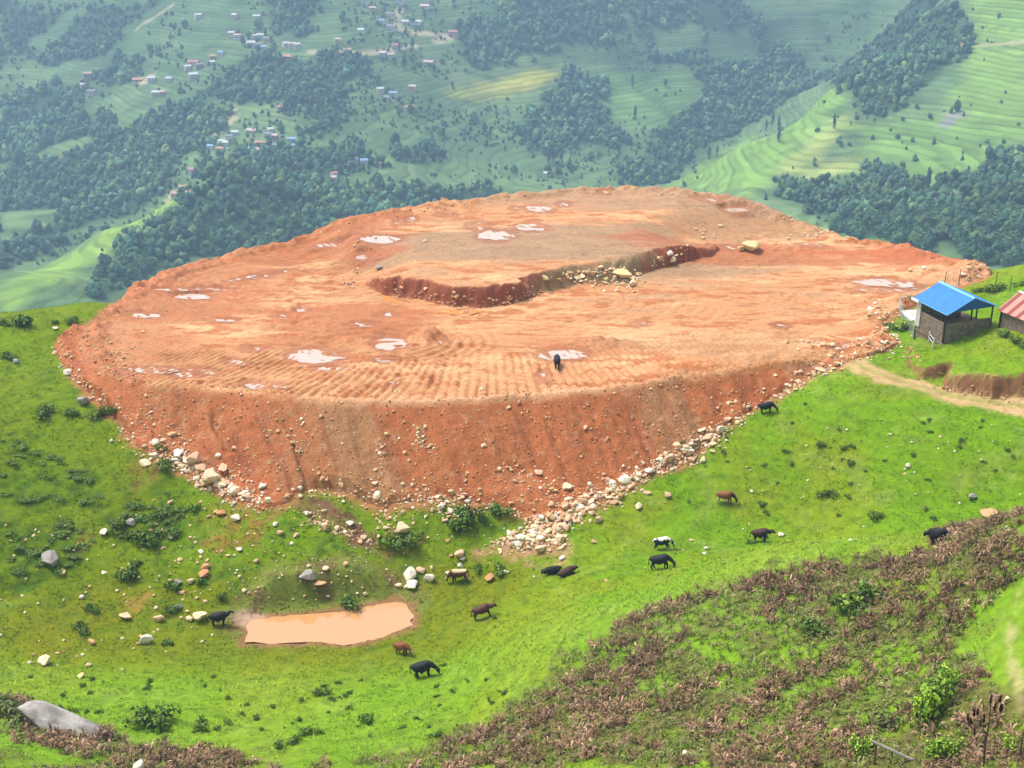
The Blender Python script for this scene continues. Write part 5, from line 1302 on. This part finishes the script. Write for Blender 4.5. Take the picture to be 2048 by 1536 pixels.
# ---------------------------------------------------------------- sheds
M['bluetin'] = mat('blue_tin', (.015, .17, .66), rough=.5, vary=.2, vscale=1.1, spec=.4)
M['bluetrim'] = mat('blue_trim', (.16, .42, .78), rough=.5)
M['plank'] = mat('grey_plank', (.22, .165, .125), vary=.5, vscale=2.5, bump=.02, bscale=9)
M['darkwood'] = mat('dark_post', (.035, .03, .028), vary=.2)
M['palewood'] = mat('pale_board', (.52, .49, .45), vary=.15, bump=.01)
M['whitesheet'] = mat('white_sheet', (.75, .72, .70), rough=.6, vary=.05)
M['wire'] = mat('wire', (.42, .44, .42), rough=.5, metal=.3)
M['mud'] = mat('mud_floor', (.22, .15, .10), vary=.3, bump=.03)
M['rust'] = mat('roof_sheet', attr=True, rough=.6, vary=.12, vscale=2)
def frame(px, py, ang):
    q = hit(px, py); return q, R(ang)
def roofmesh(w, d, ze, rise, ov, xo, th=.05, stripes=None, colr=None):
    """gable roof, ridge along local y; corrugated by real ridges"""
    n_ = int((d + 2 * ov) / .16); ys_ = np.linspace(-ov, d + ov, n_ * 2 + 1); V, F_, C = [], [], []
    for side in (0, 1):
        x0, x1 = (-xo, w / 2) if side == 0 else (w + xo, w / 2); zz0, zz1 = ze - rise * xo / (w / 2), ze + rise; b0 = len(V)
        for j, yy in enumerate(ys_):
            c_ = .02 * (j % 2)
            V += [(x0, yy, zz0 + c_), (x1, yy, zz1 + c_), (x0, yy, zz0 + c_ - th), (x1, yy, zz1 + c_ - th)]
            cc = (1, 1, 1) if colr is None else colr(yy); C += [cc] * 4
        m_ = len(ys_)
        for j in range(m_ - 1):
            a_ = b0 + j * 4; e_ = a_ + 4
            F_ += [(a_, a_ + 1, e_ + 1, e_), (a_ + 2, e_ + 2, e_ + 3, a_ + 3), (a_, e_, e_ + 2, a_ + 2)]
        for a_ in (b0, b0 + (m_ - 1) * 4): F_ += [(a_, a_ + 1, a_ + 3, a_ + 2)]
    return np.array(V, float), np.array(F_), np.array(C, float)
# blue roofed shed
q, an = frame(1885, 690, 22)
W_, D_ = 5.8, 4.5
_c = [(q[0] + math.cos(an) * i - math.sin(an) * j, q[1] + math.sin(an) * i + math.cos(an) * j) for i in (0, 2.9, 5.8) for j in (0, 2.2, 4.5)]
gz0 = float(max(near_z(*p_) for p_ in _c)) + .05; print('shed base', q[2], gz0)
sh = bpy.data.objects.new('shed', None); COL.objects.link(sh); sh.location = (q[0], q[1], gz0); sh.rotation_euler = (0, 0, an)
sh['label'] = 'open sided livestock shed with a bright blue tin gable roof'; sh['category'] = 'shed'
V, Fc, _ = roofmesh(W_, D_, 2.35, 1.25, .55, .35); rf = link('roof', mesh('roof', V, Fc, M['bluetin']), sh)
rv = [( W_/2 + s_ * .26, yy, 3.60 - .02 - .26 * 1.25 / (W_/2) + .06) for yy in (-.56, D_ + .56) for s_ in (-1, 1)] + [(W_/2, -.56, 3.68), (W_/2, D_ + .56, 3.68)]
link('ridge_cap', mesh('ridge_cap', rv, np.array([[0, 4, 5, 2], [4, 1, 3, 5]]), M['bluetrim']), rf)
vb, fb = tubes([((-.37, -.57, 2.17), (W_/2, -.57, 3.6), .035, .035), ((W_/2, -.57, 3.6), (W_ + .37, -.57, 2.17), .035, .035), ((-.38, -.57, 2.17), (-.38, D_ + .57, 2.17), .03, .03)], 4)
link('barge_board', mesh('barge_board', vb, fb, M['bluetrim']), rf)
gb = np.array([(0, .0, 2.3), (W_, .0, 2.3), (W_/2, .0, 3.5), (0, .05, 2.3), (W_, .05, 2.3), (W_/2, .05, 3.5)]) + np.array([0, -.45, 0])
link('gable', mesh('gable', gb, [np.array([[0, 1, 2], [3, 5, 4]]), np.array([[0, 3, 4, 1], [1, 4, 5, 2], [2, 5, 3, 0]])], mat('deep_blue_sheet', (.02, .10, .34), rough=.5)), sh)
for (xx, yy) in [(0, 0), (W_ * .55, 0), (W_, 0), (W_, D_ * .5), (W_, D_), (W_ * .5, D_), (0, D_), (0, D_ * .5)]:
    link('post', mesh('post', *box(xx - .06, xx + .06, yy - .06, yy + .06, -2.2, 2.32), M['darkwood']), sh)
bd = [(-.02 + 0, .03, .1 * 0 + yy, yy, 0, 0) for yy in []]
def planks(axis, a0, a1, fixed, z0, z1, n_, mt, name, gap=.03):
    L_ = []; rr2 = random.Random(int(fixed * 100 + a1 * 7))
    for k in range(n_):
        za = z0 + (z1 - z0) * k / n_; zb = z0 + (z1 - z0) * (k + 1) / n_ - gap; t_ = .02 + rr2.uniform(0, .015)
        L_.append((a0, a1, fixed - t_, fixed + t_, za, zb) if axis == 'x' else (fixed - t_, fixed + t_, a0, a1, za, zb))
    return link(name, mesh(name, *boxes(L_), mt), sh)
planks('x', .08, W_ - .08, -.09, -1.5, 1.0, 7, M['plank'], 'front_boarding')
planks('y', .08, D_ - .1, -.09, -1.1, 1.15, 6, M['plank'], 'side_boarding')
planks('x', .08, W_ * .62, D_ + .09, 0, 1.9, 6, M['plank'], 'back_boarding')
link('end_board', mesh('end_board', *box(-.22, -.12, D_ - .75, D_ - .05, -.6, 2.1), M['palewood']), sh)
link('fascia', mesh('fascia', *box(-.52, -.42, D_ - .6, D_ + .6, 2.02, 2.3), M['whitesheet']), rf)
link('floor', mesh('floor', *box(0, W_, 0, D_, -2.0, .06), M['mud']), sh)
link('manger', mesh('manger', *boxes([(.6, W_ - 1.2, D_ - 1.3, D_ - .7, .06, .6), (.7, W_ - 1.3, D_ - 1.2, D_ - .8, .6, .64)]), M['plank']), sh)
# rusty striped shed
q2, an2 = frame(1998, 655, 28)
s2 = bpy.data.objects.new('shed', None); COL.objects.link(s2); s2.location = (q2[0] , q2[1], q2[2] + .3); s2.rotation_euler = (0, 0, an2)
s2['label'] = 'low board walled shed with a red and cream striped roof at the right edge'; s2['category'] = 'shed'
def strp(yy):
    k = (yy % 1.15) / 1.15; return (.27, .06, .05) if k < .45 else (.50, .25, .20)
Vr, Fr, Cr = roofmesh(5.0, 7.2, 1.75, 1.35, .3, .3, colr=strp); Vr[:, 1] -= 7.2
r2 = link('roof', mesh('roof', Vr, Fr, M['rust'], Cr), s2)
link('ridge_cap', mesh('ridge_cap', *boxes([(2.36, 2.64, -7.5, .32, 3.07, 3.17)]), M['whitesheet']), r2)
w2 = [(.0, .08, -7.2, 0, -1.5, 1.75), (4.92, 5.0, -7.2, 0, -1.5, 1.75), (.08, 4.92, -.08, 0, -1.5, 1.75), (.08, 4.92, -7.2, -7.12, -1.5, 1.75)]
link('wall', mesh('wall', *boxes(w2), M['plank']), s2)
gv = [(0, -.04, 1.752), (5, -.04, 1.752), (2.5, -.04, 3.05), (0, -7.16, 1.752), (5, -7.16, 1.752), (2.5, -7.16, 3.05)]
link('gable', mesh('gable', gv, np.array([[0, 2, 1], [3, 4, 5]]), M['plank']), s2)
link('corner_post', mesh('corner_post', *box(-.1, .0, -.12, .02, -.8, 1.7), M['darkwood']), s2)
for k, (a, b, wd_) in enumerate([(2012,672,34), (2032,686,36), (2047,694,34)]):
    shrub(a, b, wd_, ['dark bush at the corner of the striped roof shed', 'middle dark bush against the striped roof shed wall', 'dark bush against the striped roof shed at the picture edge'][k], None, SH, .9)
# fence of planks beside the blue roofed shed
qa, qb = hit(1850, 672), hit(1866, 697); fz = bpy.data.objects.new('plank_fence', None); COL.objects.link(fz); fz.location = qa; fz['label'] = 'broken grey plank fence below the left side of the blue roofed shed'; fz['category'] = 'fence'
dx_, dy_, dz_ = qb[0] - qa[0], qb[1] - qa[1], qb[2] - qa[2]
v, f = tubes([((0, 0, .9), (dx_, dy_, dz_ + .95), .05, .05), ((0, 0, .45), (dx_, dy_, dz_ + .5), .05, .05)], 4); link('rail', mesh('rail', v, f, M['palewood']), fz)
for t in (0, .5, 1): link('post', mesh('post', *(lambda b_: (b_[0] + np.array([dx_ * t, dy_ * t, dz_ * t]), b_[1]))(box(-.07, .07, -.07, .07, -.4, 1.15)), M['palewood']), fz)
v, f = tubes([((dx_, dy_, dz_ + .9), (dx_ + 1.3, dy_ + .1, dz_ + .25), .05, .05)], 4); link('brace', mesh('brace', v, f, M['palewood']), fz)
# wire netting fence
wf = bpy.data.objects.new('wire_fence', None); COL.objects.link(wf); wp = [hit(a, b) for a, b in [(1850,592),(1822,600),(1797,612),(1800,632),(1812,655),(1828,678)]]; wf.location = wp[0]
wf['label'] = 'sagging wire netting fence on thin stakes left of the blue roofed shed'; wf['category'] = 'fence'
o3 = np.array(wp[0]); seg = []
for i in range(len(wp) - 1):
    a_, b_ = np.array(wp[i]) - o3, np.array(wp[i + 1]) - o3; L_ = np.linalg.norm(b_ - a_); m_ = max(2, int(L_ / .28))
    for k in range(m_ + 1):
        p_ = a_ + (b_ - a_) * k / m_; seg.append((p_ + [0, 0, .05], p_ + [0, 0, 1.35], .012, .012))
    for zz in np.arange(.1, 1.4, .2): seg.append((a_ + [0, 0, zz], b_ + [0, 0, zz], .012, .012))
v, f = tubes(seg, 3); link('netting', mesh('netting', v, f, M['wire']), wf)
for p_ in wp:
    v, f = tube(np.array(p_) - o3 - [0, 0, .3], np.array(p_) - o3 + [0, 0, 1.5], .035, .03); link('stake', mesh('stake', v, f, M['wire']), wf)
# fence posts beyond the roofs
for a, b, h_, lab in [(1889,570,1.6,'thin rusty post behind the left of the blue roof'),(1917,571,1.9,'taller rusty post behind the ridge of the blue roof'),(1990,577,1.9,'wooden post left of the fence bush behind the sheds'),(2019,582,1.8,'dark post right of the fence bush behind the sheds')]:
    q = hit(a, b); v, f = tube((0, 0, -.3), (.03, 0, h_), .06, .045); v2, f2 = tube((-.0, 0, h_ - .1), (.2, .02, h_ - .05), .025, .02)
    link('fence_post', mesh('fence_post', np.concatenate([v, v2]), np.concatenate([f, f2 + len(v)]), M['bark']), loc=q, label=lab, category='fence post', group='posts behind the sheds')
# white sheet on the rubble
q = hit(1826, 634); ns_ = 16; gx2, gy2 = np.meshgrid(np.linspace(-1, 1, ns_), np.linspace(-1, 1, ns_)); zz = .12 * fbm(gx2 * 2.2, gy2 * 2.2, 400, 3) + .06
wx_, wy_ = q[0] + gx2 * .95, q[1] + gy2 * 1.5; gzz = ground_z(wx_, wy_) + .06 + np.abs(zz)
link('tarpaulin', mesh('tarpaulin', np.stack([wx_ - q[0], wy_ - q[1], gzz - q[2]], -1).reshape(-1, 3), gridfaces(ns_, ns_), M['whitesheet'], None, True), loc=q, label='crumpled white sheet spread left of the blue roofed shed', category='tarpaulin')

# ---------------------------------------------------------------- near single things
v, f = ICO3; v = v * (1 + .10 * fbm(v[:, 0] * 1.6 + 3, v[:, 1] * 1.6 + v[:, 2], 410, 4))[:, None]
rq = np.random.default_rng(9); rad_ = np.full(len(v), 9.)
nv_ = v / np.linalg.norm(v, axis=1)[:, None]
for _ in range(34):
    n_ = rq.normal(size=3) * [1, 1, .7]; n_ /= np.linalg.norm(n_); c_ = nv_ @ n_; rad_ = np.where(c_ > .05, np.minimum(rad_, rq.uniform(.72, 1.0) / np.maximum(c_, .05)), rad_)
v = nv_ * (np.minimum(rad_, 1.1) * (1 + .05 * fbm(v[:, 0] * 5, v[:, 1] * 5 + v[:, 2] * 3, 413, 3)))[:, None]
v = v * np.array([3.9, 1.5, 1.0]); v[:, 2] -= v[:, 0] * .10
lich = fbm(v[:, 0] * 1.5, v[:, 1] * 1.5 + v[:, 2], 411, 4)
cc = mixc(np.array([.30, .265, .245]), np.array([.46, .43, .40]), sst(-.3, .5, lich)); cc = mixc(cc, np.array([.16, .14, .13]), sst(.1, .4, fbm(v[:, 0] * 2.4, v[:, 1] * 2.4, 412, 4)) * .85)
q = hit(140, 1462); o = link('boulder', mesh('boulder', v, f, M['rock'], cc, True), loc=(q[0], q[1] + .2, q[2] + .05), label='long grey bedrock slab rising out of the meadow at the lower left', category='boulder'); o.rotation_euler = (R(8), R(12), R(-10))
q = hit(2040, 1058); rock(1985, 1030, 60, 'tan', 'low pale rock outcrop on the crest above the dead bracken', None, 18)
rock(58, 1442, 26, 'white', 'white rock in the bracken at the left end of the grey slab')
rock(280, 1532, 30, 'white', 'pale rock at the bottom edge in the bracken')
rock(1985, 1398, 10, 'white', 'left of two white stones behind the bare sapling'); rock(2014, 1397, 11, 'white', 'right of two white stones behind the bare sapling')
# log
q = hit(1800, 1512); p0 = np.array(Py(1742, 1481, q[1] - .1)) ; p1 = np.array(Py(1915, 1562, q[1] - 1.6))
dl_ = p1 - p0; seg = []; rl = random.Random(3)
for k in range(8):
    a_, b_ = p0 + dl_ * k / 8, p0 + dl_ * (k + 1) / 8
    seg.append((a_ - p0 + [0, 0, rl.uniform(-.015, .015)], b_ - p0 + [0, 0, rl.uniform(-.015, .015)], .085 + .006 * k, .088 + .006 * k))
v, f = tubes(seg, 7); v2, f2 = tube((.28, 0, 0), (.35, -.05, -.28), .06, .05)
lg = link('log', mesh('log', np.concatenate([v, v2]), np.concatenate([f, f2 + len(v)]), mat('weathered_log', (.33, .29, .25), vary=.35, vscale=6, bump=.02, bscale=14)), loc=tuple(p0), label='weathered grey log jutting from the bracken at the bottom right', category='log')
v, f = tube((.3, 0, -.1), (.38, .1, float(near_z(*(p0 + [.35, 0, 0])[:2])) - p0[2] - .2), .06, .07); link('prop', mesh('prop', v, f, M['bark']), lg)
# bare saplings with brown needle tufts
def sapling(px, py, h_, lean, tufts_, lab, seed):
    q = hit(px, py); o = bpy.data.objects.new('sapling', None); COL.objects.link(o); o.location = q; o['label'] = lab; o['category'] = 'sapling'; r = random.Random(seed)
    seg = []; n_ = 8
    ax = [np.array([lean * (k / n_) + .02 * r.uniform(-1, 1), 0, -.2 + (h_ + .2) * k / n_]) for k in range(n_ + 1)]
    for k in range(n_): seg.append((ax[k], ax[k + 1], .06 * (1 - .09 * k), .06 * (1 - .09 * (k + 1))))
    v, f = tubes(seg, 6); link('trunk', mesh('trunk', v, f, mat('sapling_bark', (.075, .05, .04), vary=.3)), o)
    bs = []
    for (t, dx2, dz2, ln) in tufts_:
        k = t * n_; b0 = ax[int(min(k, n_ - 1))]; e = b0 + np.array([dx2, r.uniform(-.4, .4), dz2]); m_ = (b0 + e) / 2 + np.array([dx2 * .25, 0, -.12])
        bs += [(b0, m_, .028, .02), (m_, e, .02, .014)]
        top = e + np.array([dx2 * .06, 0, ln]); nv, nf, nc = [], [], []
        g_ = np.random.default_rng(int(seed * 100 + t * 50 + dx2 * 10 + 500)); nn = 260; tt = g_.random(nn); P_ = e + (top - e) * tt[:, None]; a2 = g_.uniform(0, 6.28, nn)
        ov = np.stack([np.cos(a2) * .085, np.sin(a2) * .085, np.full(nn, .10)], -1) * (1.15 - tt * .7)[:, None]; wv = np.stack([-np.sin(a2), np.cos(a2), np.zeros(nn)], -1) * .028
        vv = np.stack([P_ - wv, P_ + wv, P_ + ov], 1).reshape(-1, 3); link('needle_tuft', mesh('needle_tuft', vv, np.arange(nn * 3).reshape(-1, 3), M['frond'], np.array([.10, .045, .03])), o)
    for _ in range(16):
        k = r.randrange(2, n_); d_ = np.array([r.uniform(-.6, .6), r.uniform(-.5, .5), r.uniform(.25, .7)]); bs.append((ax[k], ax[k] + d_, .012, .004))
    v, f = tubes(bs, 4); link('branch', mesh('branch', v, f, mat('twig_bark', (.10, .075, .055))), o)
sapling(1966, 1534, 4.3, -.12, [(.99,.0,.1,.55),(.85,.42,.75,.45),(.85,.36,.42,.5),(.7,.5,.8,.45),(.8,.15,.35,.5),(.55,-.75,.9,.5),(.55,-.5,.85,.42),(.5,-.95,.5,.45),(.45,-.62,.45,.45),(.5,-.3,.7,.5),(.6,-1.0,.75,.4)], 'bare sapling with dark brown needle tufts at the lower right', 2)
sapling(2035, 1534, 3.6, .05, [(.95,.05,.1,.3)], 'thin leafless sapling stem at the lower right corner', 4)
# ---------------------------------------------------------------- the air of the valley
hz = bpy.data.materials.new('haze'); hz.use_nodes = True; n = hz.node_tree
for q in list(n.nodes): n.nodes.remove(q)
o_ = n.nodes.new('ShaderNodeOutputMaterial'); pv = n.nodes.new('ShaderNodeVolumePrincipled')
pv.inputs['Color'].default_value = (.50, .74, 1.0, 1); pv.inputs['Density'].default_value = HAZE; pv.inputs['Anisotropy'].default_value = .2
n.links.new(pv.outputs[0], o_.inputs['Volume'])
zlo, zhi = float(min(FG.Z.min(), NG.Z.min())) - 3, float(max(FG.Z.max(), CAMZ, NG.Z.max())) + 25
x0, x1, y0, y1 = -900, 940, -60, 1800
V = [(a, b, c) for a in (x0, x1) for b in (y0, y1) for c in (zlo, zhi)]
Fc = np.array([[0,1,3,2],[4,6,7,5],[0,4,5,1],[2,3,7,6],[0,2,6,4],[1,5,7,3]])
link('haze', mesh('haze', V, Fc, hz), kind='stuff', label='pale blue haze hanging in the valley air', category='haze')
